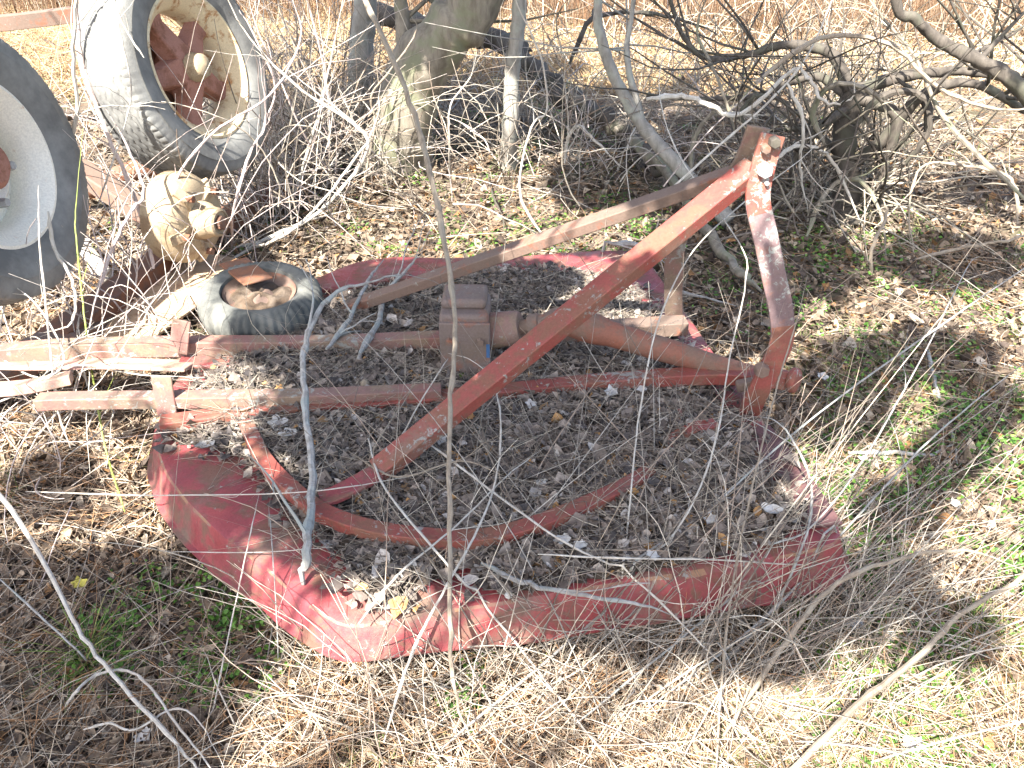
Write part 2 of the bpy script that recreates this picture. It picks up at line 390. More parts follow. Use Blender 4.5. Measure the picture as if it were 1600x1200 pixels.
    V, Fq, C = leaves(pos, r.uniform(.006, .014, n)*(1+.12*py), c, np.zeros(n), .35, .15, 4, .42, .12)
    npmesh('green_ground_cover', V, Fq, C, WEEDM, 'low bright green chickweed spreading in patches through the dead leaves', 'weeds')
    # thin green grass blades
    x, y, u, v = scatter(26000, r, 150); g = vnoise(x, y, 3.3, 12)+.3*vnoise(x, y, 12, 13)
    k = (g > np.where(u > 1100, .12, .42)); x, y = x[k], y[k]; n = len(x)
    az = r.uniform(0, 6.28, n); el = np.abs(r.normal(.9, .3, n)); d = np.stack([np.cos(az)*np.cos(el), np.sin(az)*np.cos(el), np.sin(el)], 1)
    c = palette(n, [(.12, .17, .045), (.20, .23, .08), (.38, .33, .17)], [3, 3, 2], r)
    V, Fq, C = blades(np.stack([x, y, ghn(x, y)], 1), d, r.uniform(.03, .09, n), r.uniform(.0008, .0018, n)*(1+.2*y), c, 5, .35, .25)
    npmesh('green_grass', V, Fq, C, GRASSM, 'short sparse green grass blades between the dead stalks', 'grass')
    # field of dry grass beyond the trees
    n = 42000; u = r.uniform(-500, 2100, n); v = r.uniform(-90, 150, n)**1.0; x, y = unproj(u, v); k = (y > 5.7+.7*vnoise(x, y, .9, 3)) & (y < 40) & (y > 0); x, y = x[k], y[k]; n = len(x)
    az = r.uniform(0, 6.28, n); el = np.abs(r.normal(.45, .4, n)); d = np.stack([np.cos(az)*np.cos(el), np.sin(az)*np.cos(el), np.sin(el)], 1)
    c = palette(n, [(.44, .32, .17), (.52, .42, .25), (.34, .22, .12), (.26, .15, .085)], [5, 3, 3, 2], r)
    V, Fq, C = blades(np.stack([x, y, ghn(x, y)], 1), d, r.uniform(.06, .22, n), r.uniform(.0035, .006, n), c, 6, .35, .15)
    npmesh('field_grass', V, Fq, C, GRASSM, 'sunlit pale tan grass of the open field beyond the thicket', 'grass')
    # reddish brown upright weeds at the field's far side
    n = 15000; x = r.uniform(-9, 13, n); y = 8.3+.25*np.abs(x-2)**.7+r.gamma(2, .8, n)-.18*np.clip(x, 0, 9)
    d = np.stack([r.normal(0, .16, n), r.normal(0, .16, n), np.ones(n)], 1); d /= np.linalg.norm(d, axis=1, keepdims=True)
    c = palette(n, [(.20, .115, .065), (.28, .18, .11), (.38, .31, .23), (.14, .085, .055)], [4, 3, 2, 3], r)
    V, Fq, C = blades(np.stack([x, y, ghn(x, y)], 1), d, r.uniform(.3, 1.0, n), r.uniform(.0025, .005, n), c, 7, .15)
    npmesh('dry_weed_stalks', V, Fq, C, GRASSM, 'reddish brown upright dead weeds along the far side of the field', 'weeds')
ground_cover()
# ------------------------------------------------------------ the rotary mower
def offset_loop(P, d):
    n = len(P); out = []
    for i in range(n):
        a = P[i-1]; b = P[(i+1) % n]; t = Vector((b.x-a.x, b.y-a.y, 0)).normalized(); nn = Vector((t.y, -t.x, 0))
        out.append(P[i]+nn*d)
    return out
def mower():
    c0 = G(760, 640, 0)
    M = empty('rotary_mower', c0, 'derelict red tractor-drawn rotary mower with leaves heaped on its deck and bent hitch frame', 'rotary mower')
    # resample ridge loop
    L = []
    for i, p in enumerate(RW):
        q = RW[(i+1) % len(RW)]; k = max(1, int((q-p).length/.025))
        for j in range(k): L.append(p.lerp(q, j/k))
    for _ in range(1): L = [(L[i-1]+L[i]*2+L[(i+1) % len(L)])/4 for i in range(len(L))]
    ar = sum(L[i].x*L[(i+1) % len(L)].y-L[(i+1) % len(L)].x*L[i].y for i in range(len(L)))
    sg = 1 if ar > 0 else -1
    mb = MB(); n = len(L); rings = []
    for d, z in ((-.10, DZ+.010), (-.05, DZ+.008), (-.008, DZ+.004), (0, DZ+.001), (.004, DZ-.006), (.014, DZ-.036), (.024, DZ-.066), (.032, DZ-.092), (.044, DZ-.094), (.044, DZ-.099), (.028, DZ-.098), (.006, DZ-.03)):
        O = offset_loop(L, d*sg); ring = []
        for p in O:
            kf = 1-.38*math.exp(-((p-RW[7]).xy.length/.28)**2); zz = DZ+(z-DZ)*kf if z < DZ else z
            dn = 0
            if d > 0:
                dn = .003*mn.noise(Vector((p.x*4, p.y*4, z*3)))+.018*max(0, mn.noise(Vector((p.x*11, p.y*4, z*9+3))))*(1 if p.x > .3 else .0)
            dz = .002*mn.noise(Vector((p.x*3, p.y*3, 2)))
            k = p-Vector((0, 2, 0)); k = Vector((k.x, k.y, 0)).normalized()
            ring.append(Vector((p.x+k.x*dn, p.y+k.y*dn, zz+dz)))
        rings.append(ring)
    vs = [q for rg in rings for q in rg]; fs = []
    for a in range(len(rings)-1):
        for i in range(n):
            j = (i+1) % n; fs.append((a*n+i, (a+1)*n+i, (a+1)*n+j, a*n+j) if sg > 0 else (a*n+i, a*n+j, (a+1)*n+j, (a+1)*n+i))
    fs.append(tuple(range(n)) if sg > 0 else tuple(range(n-1, -1, -1)))
    mb.add(vs, fs)
    deck = mb.build('deck', RED, M); deck.data.set_sharp_from_angle(angle=math.radians(17))
    deck.data.materials.append(EDGE)
    for p in deck.data.polygons[3*n:4*n]:
        q = p.center
        if mn.noise(Vector((q.x*13, q.y*13, 1))) > -.05: p.material_index = 1
    # dark flat edge strip along the right side
    b = MB(); sweep(b, rect(.085, .008), [G(1180, 668, DZ+.02), G(1235, 738, DZ+.02), G(1290, 822, DZ+.018)], (0, 0, 1)); b.build('edge_strip', PLUM, M, bevel=.002)
    # long rails
    def barp(name, pts, prof, mat, up=(0, 0, 1), n=4, bev=.003, sm=True):
        b = MB(); P = [pt(p) for p in pts]; P = catmull(P, n) if sm else P
        sweep(b, prof, P, up); return b.build(name, mat, M, bevel=bev)
    barp('rail', [(-60, 560, 2.2), (88, 546, .0+2.22), (300, 541, 2.22), (500, 540, 2.22), (690, 533, 2.22)], angle(.05, .052, .008), GREYRED)
    barp('rail', [(775, 524, 2.25), (900, 518, 2.27), (1072, 508, 2.3)], angle(.06, .045, .008), BROWN)
    barp('rail', [(60, 628, 1.90), (104, 626, 1.90), (280, 624, 1.90), (480, 621, 1.91), (690, 612, 1.93)], angle(.045, .036, .007), GREYRED)
    barp('rail', [(252, 664, 'z.235'), (360, 650, 'z.238'), (480, 639, 'z.24'), (640, 628, 'z.245'), (800, 612, 'z.25'), (950, 597, 'z.26'), (1100, 587, 'z.27'), (1190, 590, 'z.27')], angle(.05, .036, .007), REDR, n=5)
    barp('rail', [(280, 566, 'z.225'), (470, 566, 'z.225')], rect(.06, .012), RED)
    # upright straps of the tail frame
    barp('bracket', [(279, 552, 2.17), (284, 500, 2.19)], rect(.055, .008), GREYRED, (0, 1, 0))
    barp('bracket', [(262, 650, 1.87), (252, 588, 1.89)], rect(.055, .008), GREYRED, (0, 1, 0))
    barp('tail_arm', [(-60, 566, 2.2), (60, 570, 2.17), (170, 568, 2.15), (300, 572, 2.13)], rect(.10, .012), SUNLIT, (0, .3, 1))
    barp('tail_arm', [(-60, 610, 2.0), (30, 606, 2.0), (112, 590, 2.05)], rect(.07, .03), SUNLIT, (0, .3, 1))
    # hitch braces
    apex = D(1178, 262, 2.0)
    br = barp('brace', [G(590, 737, .262), G(590, 737, .262).lerp(apex, .5), apex], angle(.058, .040, .009), REDR, (0, -.25, 1))
    barp('brace', [G(540, 482, .235), G(540, 482, .235).lerp(D(1158, 268, 2.04), .5), D(1158, 268, 2.04)], angle(.05, .032, .007), BROWN, (0, -.2, 1))
    barp('brace_foot', [(500, 782, 'z.255'), (535, 768, 'z.262'), (590, 738, 'z.268')], rect(.055, .014), RED, n=3)
    # hitch masts
    mast = barp('mast', [(1167, 657, 'z.19'), (1180, 622, 1.86), (1201, 580, 1.86), (1221, 535, 1.865), (1221, 490, 1.88), (1209, 432, 1.90), (1196, 370, 1.925), (1184, 312, 1.95), (1192, 262, 1.97), (1208, 210, 1.985)], rect(.060, .014), REDR, (0, 1, .1), 5)
    mast.data.materials.clear(); mast.data.materials.append(REDR); mast.data.materials.append(MASTL)
    for p in mast.data.polygons:
        z = p.center.z+M.location.z
        p.material_index = 1 if .50 < z+.03*mn.noise(p.center*30) < .80 else 0
    barp('mast', [(1053, 500, 'z.23'), (1052, 445, 2.37), (1056, 385, 2.33), (1072, 350, 2.27), (1110, 312, 2.16), (1152, 272, 2.06), (1170, 240, 2.045), (1186, 198, 2.035)], rect(.058, .012), GREYRED, (0, 1, .1), 5)
    for (u, v, Y, rr, mt, par) in ((1195, 266, 1.955, .019, STEEL, mast), (1196, 232, 1.965, .012, BROWN, mast), (1210, 222, 1.965, .014, BARKD, mast), (1190, 578, 1.845, .020, BROWN, mast), (1197, 285, 1.955, .006, STEEL, mast)):
        b = MB(); c = D(u, v, Y); lathe(b, [(0.0001, -.016), (rr*.9, -.015), (rr, -.010), (rr, .012), (.0001, .013)], c, (0, 1, 0), 6)
        b.build('bolt', mt, par, bevel=.0015)
    # pivot clevis behind the near mast foot
    b = MB(); c = D(1240, 594, 1.93)
    ringp = [c+Vector((.030*math.cos(a), .006*math.sin(2*a), .038*math.sin(a))) for a in np.linspace(0, 2*math.pi, 22)]
    lathe(b, [(.0001, -.014), (.030, -.013), (.036, -.007), (.036, .007), (.030, .013), (.0001, .014)], c, (.75, -.6, .1), 22)
    sweep(b, rect(.055, .022), [c-Vector((.10, .0, -.012)), c-Vector((.02, 0, 0))], (.6, -.7, .1)); b.build('clevis', REDR, M, bevel=.004)
    barp('hitch_pin', [(1150, 604, 1.96), (1200, 596, 1.95), (1238, 600, 1.93)], rect(.03, .03), BROWN, (0, 0, 1), 3, .006)
    # gearbox
    g = G(727, 600, DZ); gx, gy = g.x+.004, g.y+.075
    R = Matrix.Rotation(math.radians(-2), 3, 'Z')
    b = MB(); box(b, (gx, gy, DZ+.115), .140, .150, .23, R); gb = b.build('gearbox', IRON, M, bevel=.010)
    b = MB(); box(b, (gx-.002, gy+.02, DZ+.243), .130, .115, .032, R); b.build('gearbox_cover', IRON, gb, bevel=.012)
    b = MB(); box(b, (gx, gy-.080, DZ+.118), .146, .012, .185, R); b.build('side_plate', IRON, gb, bevel=.004)
    for dx, dz in ((-.045, .155), (.045, .155), (.045, .055), (-.045, .055)):
        b = MB(); lathe(b, [(.0001, .012), (.010, .012), (.0115, .009), (.0115, -.002)], (gx+dx, gy-.088, DZ+dz), (0, -1, 0), 6); b.build('bolt', BROWN, gb)
    b = MB(); sweep(b, rect(.010, .002), [Vector((gx+.066, gy-.0885, DZ+.10)), Vector((gx+.066, gy-.0885, DZ+.145))], (0, 1, 0)); b.build('blue_paint_patch', BLUE, gb)
    b = MB(); 
    for k in range(26):
        q = Vector((gx-.03+random.uniform(-.035, .05), gy-.10+random.uniform(-.012, .01), DZ+.03+random.uniform(-.01, .012))); rr = random.uniform(.008, .016)
        tube(b, [q-Vector((0, 0, rr)), q-Vector((0, 0, rr*.5)), q, q+Vector((0, 0, rr*.6)), q+Vector((0, 0, rr))], .01, .01, 8, .4, k, rs=[.002, rr*.85, rr, rr*.8, .002])
    tag(b.build('moss', MOSS, gb), 'bright green moss at the foot of the gearbox')
    # bell, yoke, shaft
    a0 = Vector((gx+.07, gy-.01, DZ+.145)); a1 = D(888, 502, 2.10); a2 = D(1190, 592, 2.03)
    ax = (a1-a0).normalized(); b = MB()
    lathe(b, [(.0001, 0), (.052, 0), (.055, .006), (.052, .03), (.050, .085), (.045, .095), (.0001, .096)], a0, ax, 28); b.build('shaft_bell', GREYRED, gb)
    b = MB(); lathe(b, [(.0001, .096), (.022, .096), (.022, .12), (.034, .122), (.036, .15), (.030, .155), (.03, .17)], a0, ax, 20); sh = b.build('drive_shaft', BROWN, M)
    b = MB()
    for s_ in (-1, 1):
        P = [a0+ax*.16+Vector((0, 0, s_*.020)), a0+ax*.19+Vector((0, 0, s_*.034)), a0+ax*.235+Vector((0, 0, s_*.034))]
        sweep(b, rect(.04, .012), P, (0, 0, 1))
    sdir = (a2-a1).normalized()
    for s_ in (-1, 1):
        o = Vector((0, s_*.032, 0)); sweep(b, rect(.012, .04), [a0+ax*.20+o, a0+ax*.23+o, a1+sdir*.02+o*.8], (0, 0, 1))
    tube(b, [a0+ax*.215-Vector((0, 0, .045)), a0+ax*.215+Vector((0, 0, .045))], .012, .012, 10)
    tube(b, [a0+ax*.215-Vector((0, .045, 0)), a0+ax*.215+Vector((0, .045, 0))], .012, .012, 10)
    b.build('universal_joint', BROWN, sh, bevel=.003)
    b = MB(); N = 14; P = [a1.lerp(a2, k/N) for k in range(N+1)]
    tube(b, P, .034, .034, 24, rs=[.040, .044, .044, .037, .036, .036, .036, .036, .035, .032, .031, .031, .031, .031, .034]); b.build('tube', REDR if 0 else RUSTRED, sh)
    # curved guard pipe lying over the deck
    P = catmull([pt(p) for p in [(384, 662, 'z.235'), (412, 718, 'z.245'), (450, 760, 'z.25'), (500, 799, 'z.25'), (560, 823, 'z.25'), (640, 838, 'z.25'), (740, 843, 'z.25'), (820, 827, 'z.255'), (900, 797, 'z.255'), (965, 768, 'z.25'), (1010, 742, 'z.24'), (1035, 716, 'z.215'), (1052, 692, 'z.235'), (1085, 673, 'z.245'), (1118, 666, 'z.235')]], 6)
    b = MB(); sweep(b, angle(.040, .030, .006), P, (0, .0, 1)); b.build('guard_hoop', REDR, M, bevel=.002)
    b = MB(); tube(b, catmull([pt(p) for p in [(1062, 640, 'z.245'), (1063, 662, 'z.24'), (1055, 688, 'z.24')]], 3), .006, .006, 6); b.build('stay_rod', RED, M)
    barp('cross_strip', [(950, 466, 'z.225'), (1000, 470, 'z.225'), (1014, 472, 'z.222')], rect(.03, .012), RED)
    # floor of heaped leaves is separate; rolled deck lip at far left
    b = MB(); P = catmull([pt(p) for p in [(503, 452, 'z.22'), (540, 446, 'z.23'), (600, 436, 'z.225'), (660, 430, 'z.22')]], 4)
    sweep(b, rect(.05, .02), P, (0, 0, 1)); b.build('deck_lip', RED, M, bevel=.006)
    return M
RUSTRED = metal('rusty_orange_paint', (.28, .10, .06), (.21, .10, .07), (.20, .12, .085), .5, .7, .7, .58)
mower()
# litter heaped on the deck
LPX = [(262, 690), (330, 700), (400, 725), (425, 770), (470, 800), (500, 845), (530, 868), (552, 908), (590, 945), (640, 930), (680, 905), (730, 882), (752, 920), (790, 930), (1000, 896), (1100, 876), (1180, 850), (1255, 825), (1215, 755), (1160, 672), (1110, 600), (1020, 478), (965, 436), (850, 424), (760, 420), (640, 446), (520, 470), (440, 530), (330, 568), (300, 640)]
def deck_litter():
    r = np.random.default_rng(31)
    LP = [tuple(G(u, v, DZ+.02).xy) for u, v in LPX]
    xs = np.array([p[0] for p in LP]); ys = np.array([p[1] for p in LP])
    def edged(x, y):
        d = np.full(len(x), 9.)
        for i in range(len(LP)):
            a = np.array(LP[i]); b = np.array(LP[(i+1) % len(LP)]); ab = b-a
            t = np.clip(((x-a[0])*ab[0]+(y-a[1])*ab[1])/(ab@ab), 0, 1); d = np.minimum(d, np.hypot(x-a[0]-t*ab[0], y-a[1]-t*ab[1]))
        return d
    # bed
    N = 150; gx = np.linspace(xs.min(), xs.max(), N); gy = np.linspace(ys.min(), ys.max(), N); X, Y = np.meshgrid(gx, gy); X = X.ravel(); Y = Y.ravel()
    ins = inpoly(X, Y, LP); d = edged(X, Y); d = np.where(ins, d, -d)
    hz = lambda x, y, d: DZ+.014+.022*np.clip(d/.12, -1.2, 1)+.008*vnoise(x, y, 9, 8)*np.clip(d/.1, 0, 1)
    Z = hz(X, Y, d); V = np.stack([X, Y, Z+.003*vnoise(X, Y, 60, 2)], 1)
    i = (np.arange(N-1)[:, None]*N+np.arange(N-1)[None]).ravel(); Fq = np.stack([i, i+1, i+N+1, i+N], 1)
    ok = (d[Fq] > .0).all(1); Fq = Fq[ok]
    C = np.tile(np.array([[.085, .068, .055]]), (len(V), 1))
    n = 46000; x = r.uniform(xs.min()-.1, xs.max()+.1, n); y = r.uniform(ys.min()-.1, ys.max()+.1, n)
    ins = inpoly(x, y, LP); d = edged(x, y); d = np.where(ins, d, -d)
    k = (r.random(n) < np.clip((d+.075+.045*vnoise(x, y, 14, 4))/.13, 0, 1)**1.7) & inpoly(x, y, DPOLY); x, y, d = x[k], y[k], d[k]; n = len(x)
    c = palette(n, [(.14, .115, .10), (.21, .175, .15), (.08, .07, .066), (.30, .255, .215), (.46, .42, .38), (.36, .21, .09)], [5, 6, 4, 5, 1.4, .6], r)
    pos = np.stack([x, y, np.maximum(hz(x, y, d), DZ+.015)], 1)
    V2, F2, C2 = leaves(pos, np.minimum(r.gamma(6, .0034, n), .036)*r.choice([1, 1, 1, 1.5], n), c, r.uniform(.002, .016, n), .36, .3, 11)
    # a few thin stalks among them
    n = 9000; x = r.uniform(xs.min(), xs.max(), n); y = r.uniform(ys.min(), ys.max(), n); k = inpoly(x, y, LP); x, y = x[k], y[k]; n = len(x); d = edged(x, y)
    az = r.uniform(0, 6.28, n); el = r.normal(.05, .1, n); dr = np.stack([np.cos(az)*np.cos(el), np.sin(az)*np.cos(el), np.sin(el)], 1)
    c = palette(n, [(.30, .26, .21), (.2, .16, .13), (.45, .40, .32)], [3, 3, 2], r)
    V3, F3, C3 = blades(np.stack([x, y, hz(x, y, d)+r.uniform(.005, .025, n)], 1), dr, r.gamma(2.2, .035, n)+.03, r.uniform(.0007, .0016, n), c, 12, .3)
    allV = np.concatenate([V, V2, V3]); o1 = len(V); o2 = o1+len(V2)
    npmesh('deck_litter', allV, [Fq, F2[0]+o1, F3[0]+o2], np.concatenate([C, C2, C3]), LEAFM, 'dark brown dead leaves heaped on top of the red mower deck', 'leaf litter')
deck_litter()
# ------------------------------------------------------------ tyres, drum, scrap beams
def screen_axis(c, asp, phi):
    wv = (Vector((0, 0, H))-c).normalized(); r_ = Vector((1, 0, 0)); r_ = (r_-wv*r_.dot(wv)).normalized(); u_ = wv.cross(r_)
    if u_.z < 0: u_ = -u_
    return (wv*asp+(r_*math.cos(phi)+u_*math.sin(phi))*math.sqrt(1-asp*asp)).normalized()
def truck_wheel(label, cpx, dist, asp, phi, R, rr, kind):
    a, y, k = ray(*cpx); dv = Vector((a, y, k)).normalized(); c = Vector((0, 0, H))+dv*dist
    n = screen_axis(c, asp, phi)
    E = empty('truck_wheel', c, label, 'wheel', 'old truck wheels')
    W = .125
    prof = [(rr+.002, -W*.72), (rr+.02, -W*.86), (rr+.06, -W*1.0), (rr+.11, -W*1.02), (R-.045, -W*.97), (R-.02, -W*.88)]
    tread = [(R-.008+.008*math.cos(q*2.6), W*q*.84) for q in np.linspace(-1, 1, 65)]
    prof = prof+tread+[(R-.02, W*.88), (R-.045, W*.97), (R-.075, W*1.0), (R-.079, W*1.012), (R-.083, W*1.0), (rr+.11, W*1.03), (rr+.06, W*1.0), (rr+.02, W*.86), (rr+.002, W*.72)]
    seg = 360
    def fn(r_, h, an, j):
        q = h/(W*.84)
        if 5 < j < 71:
            zz = .035*math.asin(math.sin(an*60))
            for g in (-.72, -.43, -.14, .14, .43, .72):
                if abs(q+zz-g) < .024: r_ -= .0045
            if abs(q) > .80 and (int(an/(2*math.pi)*seg) % 4) == 0: r_ -= .004
        elif j in (5, 71) and (int(an/(2*math.pi)*seg) % 4) == 0: r_ -= .004
        return r_, h
    b = MB(); lathe(b, prof, c, n, seg, fn); t = b.build('tyre', TYRE, E, smooth=True); 
    # rim ring
    p = [(rr-.004, -W*.74), (rr+.012, -W*.76), (rr+.004, -W*.66), (rr-.03, -W*.5), (rr-.045, -.02), (rr-.045, .03), (rr-.03, W*.5), (rr-.006, W*.66), (rr+.012, W*.80), (rr+.016, W*.84), (rr+.006, W*.86), (rr-.008, W*.72), (rr-.036, W*.5), (rr-.05, .03), (rr-.05, -.02), (rr-.036, -W*.5), (rr-.012, -W*.70)]
    b = MB(); lathe(b, p, c, n, 72, close=True); rim = b.build('rim', CREAM if kind == 'spoke' else CREAMW, E)
    x = Vector((0, 0, 1)); x = (x-n*n.z).normalized(); yv = n.cross(x)
    if kind == 'spoke':
        b = MB(); lathe(b, [(.0001, .05), (.065, .05), (.08, .02), (.09, -.05), (.085, -.1), (.0001, -.11)], c, n, 24)
        for k in range(5):
            a_ = k*2*math.pi/5+.32; e = x*math.cos(a_)+yv*math.sin(a_); f = n.cross(e)
            P = [c+e*.05+n*.02, c+e*.12+n*.01, c+e*(rr-.08)+n*.0, c+e*(rr-.022)+n*.02]
            vs = []; fs = []
            for i, (q, hw, th) in enumerate(zip(P, (.065, .052, .042, .055), (.045, .035, .028, .02))):
                vs += [q+f*hw-n*th, q+f*hw*.8+n*th, q-f*hw*.8+n*th, q-f*hw-n*th]
            for i in range(3):
                for j in range(4): fs.append((i*4+j, i*4+(j+1) % 4, i*4+4+(j+1) % 4, i*4+4+j))
            fs += [(3, 2, 1, 0), (12, 13, 14, 15)]; b.add(vs, fs)
            lathe(b, [(.0001, .03), (.011, .03), (.013, .024), (.013, -.01)], c+e*(rr-.065)-n*.0, n, 6)
        b.build('spoked_hub', HUBRED, E, bevel=.006)
        b = MB(); lathe(b, [(.055, .04), (.058, .06), (.056, .08), (.050, .092), (.045, .115), (.030, .126), (.0001, .13)], c, n, 28); b.build('hub_cap', TANM, E)
        b = MB(); lathe(b, [(.0001, -.06), (.16, -.055), (.17, -.07), (.17, -.12), (.0001, -.12)], c, n, 32); b.build('brake_drum', RUST, E)
    else:
        b = MB()
        def hole(r_, h, an, j): return r_, h
        lathe(b, [(rr-.035, -.02), (rr-.06, -.015), (rr-.10, .02), (.14, .028), (.12, .01), (.11, .0)], c, n, 72); b.build('disc', CREAMW, E)
        b = MB(); lathe(b, [(.112, -.01), (.10, .03), (.085, .05), (.08, .09), (.06, .11), (.0001, .115)], c, n, 30); b.build('hub', HUBRED, E)
        for k in range(6):
            a_ = k*math.pi/3+.2; e = x*math.cos(a_)+yv*math.sin(a_); b = MB()
            lathe(b, [(.0001, .06), (.014, .06), (.016, .05), (.016, .02)], c+e*.135, n, 6); b.build('wheel_nut', STEEL, E)
    return E
truck_wheel('upright old truck wheel with rusty spoked hub inside a cream rim, beside the tree', (284, 110), 3.9, .63, math.radians(13), .44, .272, 'spoke')
truck_wheel('old truck wheel with rim coloured sun-bright cream, cut by the left edge of the photo', (-54, 262), 3.2, .66, math.radians(10), .44, .252, 'disc')
def drum():
    c = D(294, 341, 3.15); n = screen_axis(c, .62, math.radians(-8))
    E = empty('brake_drum', c, 'tan rusty brake drum casting with protruding hub, under the spoked wheel', 'brake drum')
    b = MB()
    def fn(r_, h, a, j):
        if j in (4, 5): r_ *= 1+.03*math.cos(5*a)
        return r_, h
    lathe(b, [(.0001, -.09), (.165, -.09), (.178, -.08), (.18, -.02), (.172, .015), (.15, .045), (.11, .058), (.075, .062)], c, n, 60, fn); b.build('drum', TANM, E)
    b = MB(); lathe(b, [(.08, .04), (.072, .09), (.060, .11), (.055, .15), (.046, .155), (.044, .148), (.0001, .146)], c, n, 36); hb = b.build('hub', TANM, E)
    b = MB(); lathe(b, [(.03, .14), (.03, .166), (.018, .170), (.0001, .168)], c, n, 6); b.build('hub_nut', RUST, hb)
    x = Vector((0, 0, 1)); x = (x-n*n.z).normalized(); y = n.cross(x)
    for k in range(5):
        a = k*2*math.pi/5+.5; e = x*math.cos(a)+y*math.sin(a); f = n.cross(e)
        b = MB(); P = [c+e*.075+n*.05, c+e*.12+n*.062, c+e*.165+n*.03]; sweep(b, rect(.042, .034), P, n); b.build('lug', TANM, E, bevel=.006)
        b = MB(); lathe(b, [(.0001, .100), (.014, .098), (.015, .06)], c+e*.125, n, 6); b.build('bolt', RUST, E)
    return E
drum()
def tail_wheel():
    c = G(408, 472, .275); E = empty('tail_tyre', c, 'small weathered solid tyre lying flat on the mower deck, dirt filling its centre', 'tyre')
    n = Vector((.06, -.10, 1)).normalized(); W = .055; R = .198
    prof = [(.105, -W), (.13, -W*1.1), (R-.03, -W*1.1), (R-.008, -W*.8), (R, -W*.3), (R, W*.3), (R-.010, W*.75), (R-.035, W*1.08), (.15, W*1.12), (.125, W*.95), (.115, W*.5), (.112, -W*.5)]
    def fn(r_, h, a, j):
        if 3 <= j <= 7: r_ += .0035*math.sin(a*46)+.002*math.sin(a*7)
        return r_, h
    b = MB(); lathe(b, prof, c, n, 240, fn, close=True); b.build('tyre', TYRE2, E)
    b = MB(); lathe(b, [(.118, .045), (.112, .030), (.10, .022), (.05, .016), (.04, .03), (.03, .034), (.0001, .034)], c, n, 30); b.build('hub', BROWN, E)
    b = MB(); lathe(b, [(.116, .012), (.08, .030), (.05, .026), (.02, .036), (.0001, .034)], c, n, 40, lambda r_, h, a, j: (r_, h+.006*math.sin(3*a+j)+.004*math.sin(7*a))); b.build('dirt_fill', DIRTD, E)
tail_wheel()
def plank(name, pts, prof, mat, up, label, cat, bev=.003, n=4):
    P = [pt(p) for p in pts]; P = catmull(P, n) if len(P) > 2 else P
    b = MB(); sweep(b, prof, P, up); o = b.build(name, mat, None, bevel=bev); return tag(o, label, cat)
plank('metal_plate', [(364, 408, 'z.345'), (404, 440, 'z.350')], rect(.10, .008), RUST, (0.1, -.1, 1), 'rust red iron plate resting on top of the small tyre', 'metal plate')
plank('scrap_channel', [(70, 545, 'z.08'), (170, 470, 'z.10'), (300, 375, 'z.10'), (432, 296, 'z.08')], angle(.12, .07, .008), RUST, (0, 0, 1), 'long rusty steel channel slanting from the tail of the mower up behind the brake drum', 'steel channel')
plank('scrap_beam', [(-80, 622, 'z.10'), (40, 560, 'z.12'), (150, 500, 'z.05')], rect(.16, .05), BROWN, (0, 0, 1), 'wide brown beam end among stems left of the mower rails', 'beam')
plank('rusty_plate', [(120, 545, 'z.045'), (210, 480, 'z.07'), (300, 424, 'z.07'), (345, 400, 'z.06')], rect(.44, .012), TANP, (0.05, 0.1, 1), 'sunlit tan steel sheet on the ground in front of the slanting channel', 'steel sheet')
plank('cross_beam', [(118, 262, 3.6), (200, 316, 3.5), (270, 352, 3.4)], rect(.10, .07), BROWN, (0, 0, 1), 'rusty beam end lying behind the two truck wheels', 'beam', .006)
plank('axle_tube', [(60, 330, 3.9), (200, 270, 4.0), (330, 235, 4.05)], [(.05*math.cos(a), .05*math.sin(a)) for a in np.linspace(0, 6.283, 13)[:-1]], RUST, (0, 0, 1), 'rusty axle tube under the spoked truck wheel', 'axle', 0)
plank('bracket_scrap', [(132, 385, 'z.03'), (168, 432, 'z.08')], rect(.05, .05), PALE, (0, 0, 1), 'short pale cut log stub beside the slanting channel', 'log', .012)
plank('trailer_rail', [(-120, 40, 5.2), (0, 36, 5.2), (120, 22, 5.3)], angle(.09, .08, .012), BROWN, (0, 0, 1), 'rusty horizontal rail at the top left corner behind the wheels', 'steel rail')
